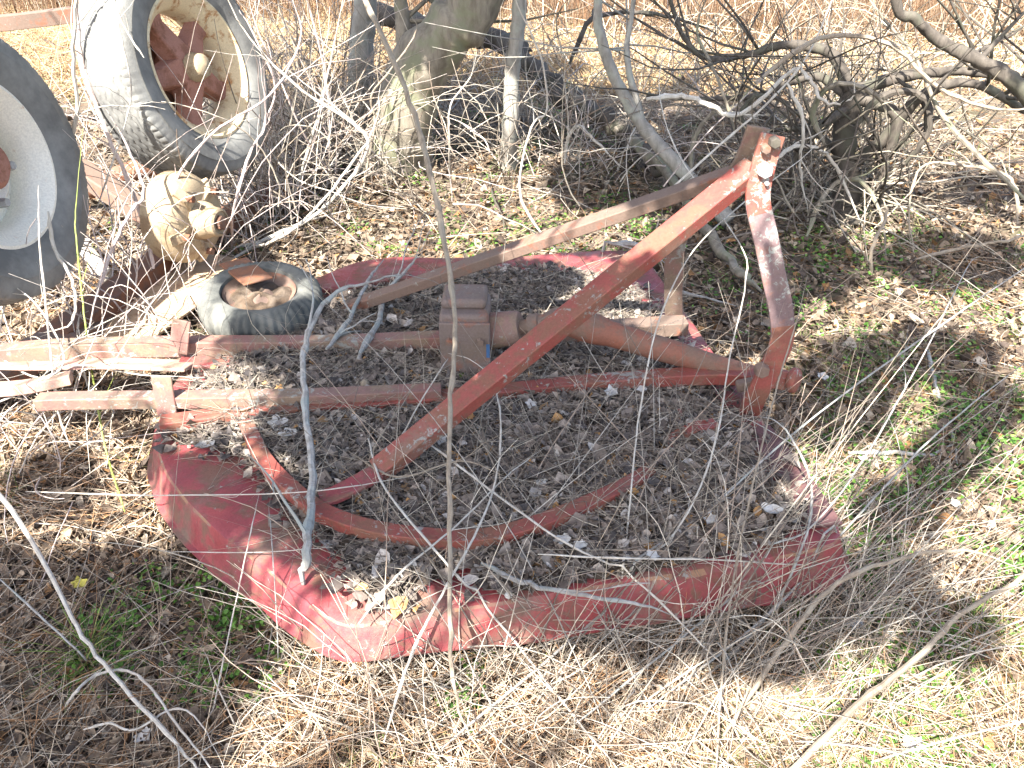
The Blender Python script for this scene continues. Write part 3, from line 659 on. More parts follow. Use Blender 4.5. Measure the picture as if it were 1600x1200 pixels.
# ------------------------------------------------------------ stems, vines, trees
def floor_z(q):
    return .262 if inpoly(np.array([q.x]), np.array([q.y]), DPOLY)[0] else .015
def clear(p):
    if isinstance(p, Vector) or isinstance(p[2], str): return pt(p)
    u, v, Y = p; q = D(u, v, Y)
    for _ in range(200):
        if q.z >= floor_z(q)+(.02 if floor_z(q) > .1 else .05): break
        Y *= .993; q = D(u, v, Y)
    return q
def lift(q, r):
    f = floor_z(q)
    return Vector((q.x, q.y, max(q.z, .02+r))) if f < .1 else Vector((q.x, q.y, max(q.z, .235+r)))
def stem(name, label, cat, r0, r1, pts, mat, group=None, twigs=0, knobs=.15, sides=7, tl=(.10, .35), n=6, forks=None, seed=None):
    sd = seed if seed is not None else int(abs(pts[0][0]*7+pts[0][1]*3+pts[-1][0])) % 9973
    R = random.Random(sd); fac = [1.0]*len(pts)
    for i, p in enumerate(pts):
        if not isinstance(p, Vector) and not isinstance(p[2], str): fac[i] = clear(p).y/p[2]
    pp = []
    for i, p in enumerate(pts):
        if isinstance(p, Vector) or isinstance(p[2], str): pp.append(pt(p))
        else: pp.append(D(p[0], p[1], p[2]*min(fac[j]+.04*abs(i-j) for j in range(len(pts)))))
    P = catmull(pp, n)
    P = [lift(q, r0) if 0 < i < len(P)-1 else q for i, q in enumerate(P)]
    for i in range(1, len(P)-1): P[i] = P[i]+Vector([R.uniform(-1, 1)*r0*.35 for _ in range(3)])
    b = MB(); rs = []
    for i in range(len(P)):
        t = i/(len(P)-1); rs.append((r0+(r1-r0)*t)*(1+(.30 if knobs and R.random() < .13 else 0))*(.45+.55*min(1, i/3))*(1-.75*max(0, t-.75)/.25))
    tube(b, P, r0, r1, sides, knobs, sd, rs)
    base = P[0].copy(); kids = []
    for k in range(twigs):
        i = R.randint(2, len(P)-2); q = P[i]; tg = (P[i+1]-P[i-1]).normalized()
        d = (tg+Vector((R.uniform(-1, 1), R.uniform(-1, 1), R.uniform(-.5, 1)))*.9).normalized(); L = R.uniform(*tl); pp = [q]
        for j in range(5):
            d = (d+Vector((R.uniform(-1, 1), R.uniform(-1, 1), R.uniform(-1, .8)))*.28).normalized(); pp.append(pp[-1]+d*L/5)
        tube(b, catmull(pp, 2), rs[i]*.45, rs[i]*.12, 5)
        if R.random() < .6:
            q = pp[3]; d2 = (d+Vector((R.uniform(-1, 1), R.uniform(-1, 1), R.uniform(-1, 1)))*.6).normalized()
            tube(b, [q, q+d2*L*.25, q+d2*L*.4+Vector((0, 0, -L*.05))], rs[i]*.22, rs[i]*.1, 4)
    for fp, fr in (forks or []):
        tube(b, catmull([pt(p) for p in fp], n), fr, fr*.45, sides, knobs, sd+3)
    o = b.build(name, mat, None); return tag(o, label, cat, group)

def up_to(u, v, Y, dx=0, dy=0, dz=2.5):
    q = D(u, v, Y); return q+Vector((dx, dy, dz))
# --- trees
def tree(name, label, mat, r0, pts, limbs, group='bare trees behind the mower', knob=.22, rs=None):
    P = [pt(p) for p in pts]; E = empty(name, P[0], label, 'tree', group)
    Q = catmull(P, 8); b = MB(); n = len(Q)
    rr = [r0*(1-.62*i/(n-1)) for i in range(n)]
    if rs:
        rr = [np.interp(i/(n-1), np.linspace(0, 1, len(rs)), rs) for i in range(n)]
    rr[0] *= 1.25; rr[1] *= 1.15; rr[2] *= 1.07
    tube(b, Q, r0, r0*.4, 20, knob, int(r0*999), rr); tr = b.build('trunk', mat, E, auto=False)
    for lp, lr in limbs:
        LQ = catmull([pt(p) for p in lp], 7); b = MB(); m = len(LQ)
        tube(b, LQ, lr, lr*.3, 12, knob, int(lr*777), [lr*(1-.7*i/(m-1)) for i in range(m)])
        R = random.Random(int(lr*1e4)+m)
        for k in range(10):
            i = R.randint(m//3, m-2); q = LQ[i]; d = Vector((R.uniform(-1, 1), R.uniform(-1, 1), R.uniform(-.1, 1))).normalized(); pp = [q]
            for j in range(6):
                d = (d+Vector((R.uniform(-1, 1), R.uniform(-1, 1), R.uniform(-.6, .8)))*.25).normalized(); pp.append(pp[-1]+d*.16)
            tube(b, pp, lr*.25, lr*.05, 5)
        b.build('limb', mat, E, auto=False)
    return E
tree('tree', 'thick grey forked tree, largest of the trees, behind the mower rails', BARK, .2,
     [(618, 262, 'g'), (632, 185, 4.62), (655, 110, 4.6), (700, 50, 4.58), (748, -10, 4.55), up_to(770, -60, 4.5, .2, 0, .5), up_to(780, -60, 4.5, .5, .2, 1.8)],
     [([(640, 130, 4.6), (632, 60, 4.64), (626, 0, 4.68), up_to(620, -40, 4.7, 0, 0, .4), up_to(610, -60, 4.7, -.2, .3, 1.9)], .055), ([(665, 90, 4.6), (700, 30, 4.7), (722, -20, 4.8), up_to(700, -40, 4.8, .1, 0, 1.6)], .06)], rs=[.20, .165, .155, .15, .13, .10, .06])
tree('tree', 'straight silver grey trunk just left of the thick forked tree', BARKS, .075,
     [(560, 205, 'g'), (563, 120, 5.35), (568, 40, 5.35), (572, -20, 5.35), up_to(572, -20, 5.35, .1, .1, 1.0), up_to(572, -20, 5.35, .2, .1, 2.6)],
     [([up_to(572, -20, 5.35, .1, .1, 1.0), up_to(572, -20, 5.35, -.5, -.3, 1.8), up_to(572, -20, 5.35, -.9, -.5, 2.4)], .035)], rs=[.085, .075, .07, .06, .04])
tree('sapling', 'slim straight grey sapling right of the thick forked tree', BARKS, .04,
     [(793, 268, 'g'), (797, 200, 4.5), (800, 120, 4.5), (808, 50, 4.5), (812, -20, 4.5), up_to(812, -20, 4.5, 0, 0, .9), up_to(812, -20, 4.5, .2, 0, 2.2)],
     [([up_to(812, -20, 4.5, 0, 0, .5), up_to(812, -20, 4.5, .4, -.1, 1.1), up_to(812, -20, 4.5, .7, -.3, 1.9)], .018)], rs=[.048, .042, .038, .035, .02])
tree('sapling', 'leaning forked sapling with two thin stems rising left of the hitch mast', BARKS, .03,
     [(1140, 345, 3.7), (1062, 262, 3.9), (1010, 205, 4.0), (965, 130, 4.05), (940, 60, 4.05), (935, -20, 4.05), up_to(935, -20, 4.05, 0, 0, 1.2)],
     [([(1005, 198, 4.0), (980, 90, 4.1), (990, 0, 4.15), up_to(990, -20, 4.15, .1, .1, 1.2)], .02)], rs=[.036, .034, .03, .026, .02, .012])
tree('twisted_tree', 'dark gnarled low tree with arching limbs behind the hitch mast', BARKD, .06,
     [(1316, 352, 'g'), (1322, 280, 3.95), (1318, 215, 3.95), (1326, 165, 3.95), (1338, 140, 3.95)],
     [([(1338, 140, 3.95), (1420, 118, 3.95), (1510, 112, 3.95), (1600, 128, 3.9), (1700, 150, 3.9)], .03),
      ([(1332, 150, 3.95), (1400, 180, 3.85), (1385, 250, 3.85), (1375, 300, 3.85), (1370, 340, 3.9)], .03),
      ([(1322, 262, 3.95), (1380, 220, 3.9), (1440, 150, 3.8), (1520, 130, 3.75), (1600, 172, 3.7), (1680, 205, 3.7)], .034),
      ([(1326, 140, 3.95), (1300, 85, 4.0), (1230, 70, 4.05), (1170, 85, 4.1), (1110, 92, 4.1), (1070, 60, 4.1), (1040, -20, 4.1)], .027),
      ([(1324, 150, 3.95), (1280, 120, 4.05), (1230, 130, 4.05), (1180, 150, 4.05), (1100, 155, 4.1), (1010, 150, 4.1)], .024),
      ([(1330, 170, 3.95), (1290, 190, 3.8), (1250, 230, 3.8), (1230, 290, 3.9)], .022),
      ([(1322, 250, 3.95), (1265, 205, 4.1), (1190, 205, 4.3)], .02)], knob=.35, rs=[.075, .058, .05, .05])
tree('twisted_tree', 'dark bent branch limb crossing the top right corner above the pale field', BARKD, .03,
     [(1700, 300, 3.4), (1600, 145, 3.5), (1530, 95, 3.55), (1470, 65, 3.6), (1430, 30, 3.6), (1400, -20, 3.6), up_to(1400, -20, 3.6, -.1, 0, .8)],
     [([(1530, 95, 3.55), (1580, 40, 3.6), (1640, -20, 3.7)], .012)], knob=.3, rs=[.035, .03, .026, .022, .02, .015])
stem('fallen_log', 'long dark fallen trunk arching behind the forked tree down to the right', 'log', .075, .05,
     [(560, 10, 6.4), (620, 30, 6.3), (700, 48, 6.0), (780, 62, 5.8), (835, 105, 5.5), (890, 160, 5.2), (950, 190, 4.9), (1010, 240, 4.6), (1050, 300, 4.3)], BARKD, knobs=.25, sides=14, twigs=3)
stem('branch', 'grey brown limb lying from beneath the arch of the fallen trunk to the leaning sapling', 'branch', .03, .022,
     [(880, 140, 5.2), (930, 175, 5.0), (980, 215, 4.7), (1035, 262, 4.3), (1090, 340, 3.9), (1150, 420, 3.3), (1190, 455, 3.1)], BARK, knobs=.2, sides=9)
# --- vines and canes; (u, v, distance forward)
V_ = [
 ('vine', 'tall brown grey cane running down the middle of the photo past the gearbox', .0075, .0055, [(548, -90, 2.3), (572, 0, 2.25), (625, 120, 2.1), (665, 240, 2.0), (700, 410, 1.8), (711, 520, 1.65), (703, 640, 1.5), (702, 800, 1.3), (704, 950, 1.15), (708, 1060, 1.05), (735, 1150, .97), (800, 1230, .90)], TANS, 0),
 ('broken_branch', 'thick broken grey branch standing on the left of the deck, curved over', .0115, .0065, [(474, 912, 'z.21'), (481, 850, 1.40), (487, 760, 1.53), (480, 660, 1.68), (474, 570, 1.85), (486, 510, 1.95), (520, 462, 2.05), (575, 440, 2.1), (630, 428, 2.15)], GREYS, 3),
 ('branch', 'forked grey dead branch propped over the rear rail behind the broken branch', .011, .005, [(560, 560, 2.2), (592, 500, 2.4), (603, 460, 2.5), (640, 415, 2.6), (655, 400, 2.62)], GREYS, 4),
 ('branch', 'dark curved dead branch beside the rear rail, rising to the right near the gearbox', .010, .006, [(510, 545, 2.25), (545, 500, 2.4), (575, 440, 2.6), (600, 405, 2.75)], GREYS, 3),
 ('stem', 'pale straight stem rising from behind the deck across the hitch brace to the top edge', .006, .0035, [(855, 380, 3.5), (812, 300, 3.55), (830, 200, 3.55), (855, 170, 3.55), (845, 90, 3.5), (805, 0, 3.45), (790, -40, 3.4)], PALE, 2),
 ('stem', 'thin pale stem running up from the deck front past the drive shaft to the mast', .0035, .0025, [(965, 1010, 1.25), (968, 940, 1.3), (985, 780, 1.5), (1000, 640, 1.7), (1030, 500, 1.9), (1085, 390, 2.1), (1170, 310, 2.25), (1250, 250, 2.4), (1290, 210, 2.5)], PALE, 0),
 ('stem', 'thin pale stem curving from the deck edge over the right side of the drive shaft', .0035, .002, [(968, 945, 1.3), (1075, 800, 1.5), (1120, 680, 1.65), (1140, 560, 1.85), (1165, 440, 2.0), (1155, 380, 2.1), (1060, 240, 2.4), (1030, 140, 2.6), (1045, 60, 2.7), (1080, -30, 2.8)], PALE, 1),
 ('stem', 'long straight grey stem slanting from the lower centre up to the right edge', .0045, .003, [(690, 1170, 1.05), (880, 1010, 1.25), (960, 940, 1.35), (1180, 730, 1.6), (1340, 600, 1.75), (1600, 420, 2.0), (1700, 360, 2.1)], GREYS, 1),
 ('stem', 'long grey stem slanting from the bottom centre to the right edge below the first one', .0045, .003, [(1010, 1110, 1.12), (1200, 960, 1.3), (1310, 840, 1.45), (1420, 720, 1.6), (1520, 630, 1.75), (1650, 530, 1.9)], GREYS, 0),
 ('cane', 'thick brown cane crossing the lower right corner of the photo', .0075, .006, [(1200, 1240, .92), (1330, 1110, 1.02), (1420, 1040, 1.08), (1500, 960, 1.16), (1600, 900, 1.22), (1700, 830, 1.3)], TANS, 0),
 ('cane', 'arched brown cane curving over the ground right of the red deck corner', .0065, .004, [(1130, 1150, 1.0), (1230, 1000, 1.15), (1310, 910, 1.25), (1420, 870, 1.3), (1520, 862, 1.3), (1620, 900, 1.28)], TANS, 1),
 ('stem', 'tan stem standing from the bottom edge up past the deck corner to the mast foot', .004, .0025, [(1118, 1215, .98), (1128, 1060, 1.12), (1150, 880, 1.3), (1185, 720, 1.5), (1215, 600, 1.7), (1245, 500, 1.85), (1262, 430, 2.0)], TANS, 0),
 ('stem', 'curved grey stem arching over the right part of the deck from the lower right', .005, .003, [(1090, 1070, 1.15), (1200, 960, 1.3), (1255, 850, 1.4), (1268, 760, 1.5), (1240, 690, 1.58), (1215, 660, 1.62), (1185, 650, 1.66)], GREYS, 1),
 ('stem', 'long stem from the lower middle up to the right across the deck corner', .004, .0025, [(900, 1130, 1.08), (1050, 1010, 1.2), (1180, 900, 1.35), (1290, 800, 1.45), (1360, 700, 1.6), (1440, 560, 1.8), (1510, 420, 2.1), (1530, 400, 2.15)], GREYS, 2),
 ('cane', 'thick pale cane sweeping from the left edge down to the bottom left corner area', .0065, .005, [(-60, 700, 1.6), (20, 800, 1.5), (75, 890, 1.4), (120, 980, 1.3), (190, 1070, 1.2), (290, 1180, 1.08), (340, 1250, 1.0)], PALE, 1),
 ('cane', 'second cane beside the thick pale one at lower left, greyer and thinner', .004, .003, [(0, 905, 1.35), (60, 960, 1.3), (125, 1020, 1.25), (140, 1040, 'g')], GREYS, 0),
 ('vine', 'bleached vine arching over the grass tuft at lower left', .005, .003, [(95, 1120, 'g'), (115, 1085, 1.2), (150, 1055, 1.22), (200, 1048, 1.22), (240, 1080, 1.2), (275, 1130, 1.12), (330, 1200, 1.02), (360, 1240, .98)], PALE, 0),
 ('vine', 'pale vine looping on the ground near the bottom left', .004, .0025, [(130, 1140, 1.1), (170, 1130, 1.12), (210, 1140, 1.1), (270, 1108, 1.13), (310, 1125, 1.1), (350, 1200, 1.0)], PALE, 0),
 ('stem', 'thin pale stem leaning from the ground up over the left front of the deck', .0025, .002, [(328, 1140, 'g'), (345, 1050, 1.25), (375, 910, 1.4), (392, 830, 1.5), (405, 770, 1.6)], PALE, 0),
 ('stem', 'thin grey stem across the left deck front with its foot near the lower edge', .0022, .0015, [(436, 1060, 'g'), (432, 960, 1.35), (425, 850, 1.5), (420, 790, 1.6)], GREYS, 1),
 ('twig', 'thin straight bleached twig lying level across the left of the deck', .0025, .002, [(40, 768, 1.75), (250, 774, 1.72), (480, 768, 1.72), (640, 745, 1.75)], PALE, 1),
 ('twig', 'thin level twig across the deck front below the first one', .002, .0015, [(270, 862, 1.5), (400, 863, 1.52), (520, 855, 1.52)], PALE, 0),
 ('twig', 'long level pale twig lying over the front right of the deck', .0035, .002, [(840, 866, 1.5), (960, 872, 1.48), (1100, 874, 1.47), (1240, 882, 1.45), (1330, 888, 1.44)], PALE, 0),
 ('stick', 'grey stick lying slanted on the litter at the front edge of the deck', .007, .004, [(752, 880, 'z.24'), (815, 912, 'z.235'), (900, 928, 'z.235'), (990, 942, 'z.22'), (1060, 965, 'z.15')], GREYS, 2),
 ('stem', 'long pale stem from the deck middle down right to the bottom edge', .0045, .003, [(575, 685, 1.95), (600, 760, 1.75), (680, 860, 1.5), (760, 950, 1.35), (850, 1060, 1.2), (930, 1160, 1.06), (990, 1230, .98)], PALE, 2),
 ('stem', 'pale curved stem crossing the tall cane and bending over below the gearbox', .005, .002, [(600, 1160, 1.05), (640, 1030, 1.2), (690, 930, 1.35), (740, 840, 1.5), (775, 750, 1.62), (782, 650, 1.75), (765, 590, 1.85), (735, 562, 1.9), (700, 552, 1.95)], PALE, 1),
 ('twig', 'forked twig leaning from the deck up to the curved end near the gearbox', .004, .002, [(600, 775, 'd'), (620, 700, 1.9), (650, 640, 1.95), (690, 575, 2.0), (700, 560, 2.0)], PALE, 1),
 ('twig', 'forked dead twig standing on the deck in front of the near rail', .0035, .0015, [(560, 760, 'd'), (590, 690, 1.9), (630, 630, 1.95), (650, 590, 2.0)], TANS, 5),
 ('twig', 'thin slanting twig over the deck from the hoop to the lower right', .004, .003, [(545, 705, 'z.26'), (620, 745, 1.8), (720, 720, 1.85), (790, 745, 1.8)], TANS, 2),
 ('stem', 'long pale stem slanting down over the deck middle toward the right front', .0045, .0025, [(640, 672, 1.95), (760, 760, 1.75), (870, 840, 1.6), (990, 905, 1.5), (1100, 1010, 1.3), (1200, 1100, 1.15)], PALE, 1),
 ('stem', 'thin stem from the deck corner at lower left to the right of the hoop', .004, .002, [(560, 975, 1.25), (620, 900, 1.4), (720, 815, 1.55), (790, 745, 1.65), (850, 700, 1.75)], PALE, 1),
 ('stem', 'pinkish stem leaning in front of the spoked wheel, the nearest to the wheel gap', .010, .007, [(240, 420, 3.0), (225, 350, 3.05), (195, 270, 3.1), (160, 190, 3.15), (130, 100, 3.2), (120, 0, 3.2), (125, -60, 3.2)], PINKS, 6),
 ('stem', 'pale crooked stem between the two truck wheels', .009, .006, [(60, 330, 3.0), (100, 250, 3.0), (120, 180, 2.95), (115, 90, 2.95), (120, 0, 2.95), (130, -50, 2.95)], PALE, 5),
 ('stem', 'pinkish zigzag stem crossing below the brake drum', .008, .005, [(145, 480, 2.6), (175, 390, 2.75), (205, 330, 2.85), (225, 300, 2.9), (200, 230, 3.0), (165, 170, 3.0)], PINKS, 3),
 ('stem', 'crooked pale stem in front of the left wheel dropping to the mower rail', .007, .004, [(75, 330, 2.6), (85, 390, 2.55), (110, 430, 2.5), (118, 480, 2.45), (105, 510, 2.4), (60, 520, 2.4)], PALE, 2),
 ('stem', 'straight pale stem standing before the left wheel and reaching the ground by the rails', .005, .004, [(110, 700, 2.0), (90, 640, 2.05), (80, 560, 2.1), (72, 480, 2.2), (62, 380, 2.3), (60, 290, 2.4)], PALE, 1),
 ('green_stem', 'yellow green thorny stem standing in front of the left truck wheel', .0045, .003, [(195, 800, 1.8), (165, 700, 1.95), (140, 560, 2.2), (128, 460, 2.4), (120, 380, 2.5), (118, 330, 2.6), (130, 200, 2.7)], GREENS, 2),
 ('twig', 'pale tangled twig looping over the left ends of the rails', .005, .003, [(0, 560, 2.2), (60, 590, 2.1), (120, 570, 2.1), (220, 585, 2.1), (320, 590, 2.05)], PALE, 3),
 ('twig', 'bleached twig heap strand left of the near rail', .005, .003, [(-30, 640, 1.95), (60, 600, 2.0), (100, 560, 2.1), (60, 480, 2.3), (0, 430, 2.4)], PALE, 4),
 ('twig', 'pale twig dropping from the rails to the sunlit ground at left', .004, .003, [(30, 740, 1.9), (60, 680, 2.0), (110, 620, 2.1), (130, 580, 2.1), (200, 560, 2.15)], PALE, 2),
 ('stem', 'long pale stem arching from the tyre area down past the forked trunk to the ground', .010, .006, [(350, 400, 'g'), (450, 360, 3.6), (520, 310, 3.7), (575, 220, 3.7), (470, 140, 3.75), (390, 60, 3.8), (340, -30, 3.8)], PALE, 5),
 ('stem', 'tall thin pale stem right beside the spoked wheel', .007, .004, [(370, 330, 3.7), (380, 240, 3.8), (430, 150, 3.8), (400, 60, 3.85), (350, -20, 3.9)], PINKS, 6),
 ('stem', 'pale leaning stem between the spoked wheel and the silver trunk', .008, .005, [(445, 345, 'g'), (470, 270, 3.9), (500, 170, 4.0), (520, 80, 4.05), (540, -20, 4.1)], PALE, 7),
 ('stem', 'thin upright stem before the silver trunk', .006, .004, [(510, 300, 'g'), (515, 200, 4.2), (505, 100, 4.2), (480, 0, 4.2), (470, -40, 4.2)], PINKS, 7),
 ('vine', 'curling tan vine against the thick forked trunk', .007, .004, [(560, 330, 'g'), (585, 200, 4.2), (580, 150, 4.2), (610, 110, 4.2), (650, 50, 4.25), (640, 20, 4.25)], TANS, 3),
 ('vine', 'looping bright vine hump at the foot of the leaning sapling', .011, .006, [(882, 255, 4.2), (888, 215, 4.2), (905, 197, 4.2), (925, 215, 4.15), (950, 240, 4.1), (970, 262, 4.0)], PALE, 8),
 ('vine', 'wavy bright vine draped over the right of the dark gnarled tree', .013, .007, [(1010, 155, 3.7), (1065, 150, 3.7), (1110, 165, 3.65), (1140, 180, 3.65), (1180, 165, 3.65), (1240, 108, 3.7), (1265, 125, 3.65), (1290, 160, 3.6), (1330, 155, 3.6), (1335, 120, 3.6)], PALE, 3),
 ('vine', 'thin pale stem crossing diagonally left of the hitch mast to the top edge', .006, .004, [(1010, 330, 3.4), (1110, 240, 3.5), (1200, 160, 3.6), (1260, 90, 3.7), (1300, 0, 3.8), (1310, -40, 3.8)], PALE, 2),
 ('vine', 'tan curved vine standing on the ground right of the hitch mast', .010, .006, [(1362, 435, 'g'), (1362, 390, 3.2), (1385, 335, 3.3), (1378, 310, 3.35)], TANS, 2),
 ('stick', 'bent pale stick lying on the weeds at the right edge', .009, .006, [(1430, 405, 'z.06'), (1490, 390, 'z.08'), (1545, 380, 'z.12'), (1590, 372, 'z.15'), (1640, 340, 'z.15')], TANS, 2),
 ('vine', 'pale vine arching over the green weeds toward the right edge', .009, .006, [(1590, 350, 3.4), (1585, 290, 3.5), (1560, 270, 3.55), (1500, 258, 3.6), (1440, 262, 3.6), (1420, 330, 3.5), (1428, 410, 'g')], TANS, 3),
 ('stick', 'grey knobbly stick lying on the weeds right of the deck', .008, .006, [(1325, 708, 'z.03'), (1400, 707, 'z.035'), (1450, 712, 'z.03'), (1495, 690, 'z.04')], GREYS, 0),
 ('stick', 'grey stick pointing up the slope at the far right middle', .008, .006, [(1450, 548, 'z.03'), (1464, 610, 'z.03'), (1488, 680, 'z.03'), (1496, 725, 'z.03')], GREYS, 0),
 ('branch', 'long grey branch lying behind the mower mast toward the right', .012, .008, [(930, 430, 'z.10'), (1010, 445, 'z.08'), (1060, 455, 'z.06'), (1150, 478, 'z.05')], GREYS, 2),
 ('stick', 'pale stick on the ground left of the forked tree foot', .008, .005, [(340, 420, 'z.06'), (420, 370, 'z.05'), (480, 345, 'z.05'), (560, 325, 'z.04')], PALE, 3),
 ('stem', 'thin upright twig on the ground before the sapling', .006, .003, [(762, 275, 'g'), (772, 310, 3.9), (785, 340, 3.8), (788, 380, 'g')], BARKD, 2),
 ('stem', 'thin y shaped grey twig between forked tree and slim sapling', .006, .004, [(703, 290, 'g'), (702, 220, 4.2), (704, 165, 4.2), (735, 120, 4.2), (745, 80, 4.2)], PALE, 4),
 ('stem', 'dead stalk in the field right of the slim sapling', .008, .005, [(880, 90, 6.5), (870, 30, 6.5), (900, -20, 6.4)], BARKD, 4),
 ('branch', 'dark crooked branch reaching across the field between saplings and gnarled tree', .018, .008, [(890, 100, 5.0), (925, 30, 5.1), (1000, 20, 5.2), (1080, 35, 5.2), (1130, 60, 5.0)], BARKD, 6),
 ('stem', 'thin tall stem at the right of the field rising to the top edge', .006, .004, [(1530, 250, 'g'), (1500, 130, 4.4), (1540, 30, 4.5), (1570, -30, 4.5)], TANS, 4),
 ('stem', 'grey leaning stem crossing the field above the gnarled tree', .012, .006, [(1620, 330, 3.2), (1480, 190, 3.6), (1430, 90, 3.8), (1380, 30, 3.9), (1340, -30, 4.0)], BARK, 3),
]
for i_, (lab, r0, pts, mat) in enumerate([
 ('thick grey vine arching from the gnarled tree right and down to the ground', .017, [(1335, 200, 3.8), (1380, 150, 3.8), (1440, 150, 3.75), (1452, 200, 3.7), (1420, 250, 3.75), (1400, 262, 3.8)], BARKD),
 ('short looping vine round the crown of the gnarled tree', .014, [(1290, 230, 3.75), (1270, 170, 3.75), (1310, 130, 3.7), (1370, 150, 3.7), (1390, 200, 3.7)], BARK),
 ('dark vine hanging in a loop right of the gnarled trunk', .013, [(1400, 120, 3.85), (1445, 165, 3.8), (1440, 225, 3.8), (1405, 250, 3.8)], BARKD),
 ('grey vine arch left of the gnarled trunk above the mast', .014, [(1170, 300, 3.7), (1165, 220, 3.75), (1160, 170, 3.8), (1195, 150, 3.8), (1240, 180, 3.8), (1250, 300, 3.9)], BARKD),
 ('tan vine hanging down between mast top and gnarled trunk', .009, [(1230, 130, 3.6), (1255, 190, 3.55), (1250, 260, 3.6), (1262, 330, 3.65)], PALE),
 ('long tan vine sweeping over the gnarled tree to the right edge', .011, [(1180, 130, 3.6), (1280, 60, 3.7), (1390, 70, 3.7), (1470, 140, 3.6), (1560, 170, 3.5), (1660, 165, 3.4)], TANS),
 ('thin grey vine rising from behind the mast to the top edge of the thicket', .008, [(1150, 210, 3.9), (1120, 120, 4.0), (1090, 50, 4.1), (1110, -20, 4.1)], BARK),
 ('crooked vine between the leaning sapling and the mast', .012, [(1075, 300, 3.9), (1085, 220, 4.0), (1110, 180, 4.0), (1150, 165, 4.0), (1180, 120, 4.0)], BARK),
 ('pale vine low behind the top of the mast', .010, [(1200, 262, 3.6), (1240, 230, 3.7), (1290, 240, 3.7), (1320, 290, 3.7), (1350, 360, 3.7)], PALE),
 ('grey vine knot at the foot of the gnarled tree', .012, [(1260, 370, 3.6), (1290, 300, 3.7), (1340, 280, 3.7), (1375, 330, 3.7), (1385, 400, 3.5)], BARK),
 ('pinkish cane crossing the lower edge of the spoked wheel', .006, [(300, 420, 3.0), (270, 300, 3.1), (330, 210, 3.2), (420, 150, 3.3), (470, 60, 3.4), (450, -20, 3.4)], PINKS),
 ('thin white cane hanging over the tread of the spoked wheel', .004, [(150, 330, 3.0), (180, 240, 3.05), (205, 150, 3.1), (190, 60, 3.1), (170, -20, 3.1)], PALE),
 ('thin white cane hooking over the sidewall of the spoked wheel', .004, [(225, 90, 3.2), (205, 60, 3.2), (185, 20, 3.2), (175, -30, 3.2)], PALE),
 ('pinkish forked cane standing just right of the drum', .006, [(362, 400, 'g'), (365, 330, 3.2), (390, 240, 3.3), (415, 190, 3.4), (405, 90, 3.4)], PINKS),
 ('pale cane leaning right from the small tyre toward the forked tree', .007, [(370, 395, 'g'), (440, 370, 3.3), (500, 320, 3.4), (560, 240, 3.5), (575, 215, 3.5), (520, 165, 3.5), (450, 110, 3.5)], PALE),
 ('thin pinkish cane crossing between wheel and silver trunk, leaning left', .005, [(540, 300, 'g'), (480, 220, 3.9), (440, 130, 3.9), (400, 40, 3.9), (385, -20, 3.9)], PINKS),
]):
    stem('vine' if i_ < 10 else 'cane', lab, 'vine' if i_ < 10 else 'cane', r0, r0*.55, pts, mat, 'bare stems and sticks around the mower', 3 if i_ < 10 else 4, tl=(.15, .5))
for nm, lab, r0, r1, pts, mat, tw in V_:
    ex = []
    stem(nm, lab, {'vine': 'vine', 'broken_branch': 'branch', 'branch': 'branch', 'stem': 'plant stem', 'cane': 'cane', 'twig': 'twig', 'stick': 'stick', 'green_stem': 'plant stem'}[nm], r0*(.66 if r0 < .0055 else .95), r1*.7, pts, mat, 'bare stems and sticks around the mower', tw)
# --- tangled fine growth that nobody could count
def tangle(name, label, centers, n, seed, Lr, rr, cols, upb=.5):
    R = random.Random(seed); rn = np.random.default_rng(seed); Vs = []; Fs = []; Cs = []; off = 0
    for k in range(n):
        u, v, ru, rv, z = R.choice(centers)
        q = pt((u+R.gauss(0, ru), v+R.gauss(0, rv), 'g')); q.z += R.uniform(0, z)
        L = R.uniform(*Lr); r = R.uniform(*rr); d = Vector((R.gauss(0, .6), R.gauss(0, .6), abs(R.gauss(upb, .6)))).normalized()
        bend = Vector((R.gauss(0, 1), R.gauss(0, 1), R.gauss(-.4, .8)))*R.uniform(.05, .28); P = [q]; st = 9
        for j in range(st):
            d = (d+bend*.8+Vector((R.gauss(0, 1), R.gauss(0, 1), R.gauss(0, 1)))*.10).normalized(); P.append(P[-1]+d*L/st)
            if P[-1].z < .01: P[-1].z = .01; d.z = abs(d.z)*.5
        T, N = frames(P); vs = []
        for i, p in enumerate(P):
            rad = r*(1-.7*i/st)
            for s_ in range(4):
                a = s_*math.pi/2; vs.append(p+(N[i][0]*math.cos(a)+N[i][1]*math.sin(a))*rad)
        Vs += [tuple(x) for x in vs]; m = len(vs)
        for i in range(st):
            for s_ in range(4): Fs.append((off+i*4+s_, off+i*4+(s_+1) % 4, off+i*4+4+(s_+1) % 4, off+i*4+4+s_))
        off += m; c = R.choice(cols); f = R.uniform(.75, 1.25); Cs += [(c[0]*f, c[1]*f, c[2]*f)]*m
    return npmesh(name, np.array(Vs), [np.array(Fs)], np.array(Cs), GRASSM, label, 'undergrowth')
GC = [(.34, .30, .25), (.46, .42, .36), (.24, .20, .16), (.52, .46, .37), (.40, .31, .24)]
DC = [(.16, .13, .105), (.24, .21, .17), (.32, .28, .22), (.11, .09, .075)]
tangle('thicket_twigs', 'tangled bare grey twigs of the thicket around the trees', [(480, 260, 60, 40, .4), (620, 240, 130, 50, .3), (900, 260, 90, 45, .3), (760, 200, 150, 60, .3), (1050, 230, 120, 50, .4), (430, 330, 40, 40, .2), (560, 210, 90, 40, .4), (450, 200, 60, 40, .5)], 1150, 21, (.25, 1.1), (.0016, .005), GC+[(.5, .43, .40), (.2, .17, .14)], .8)
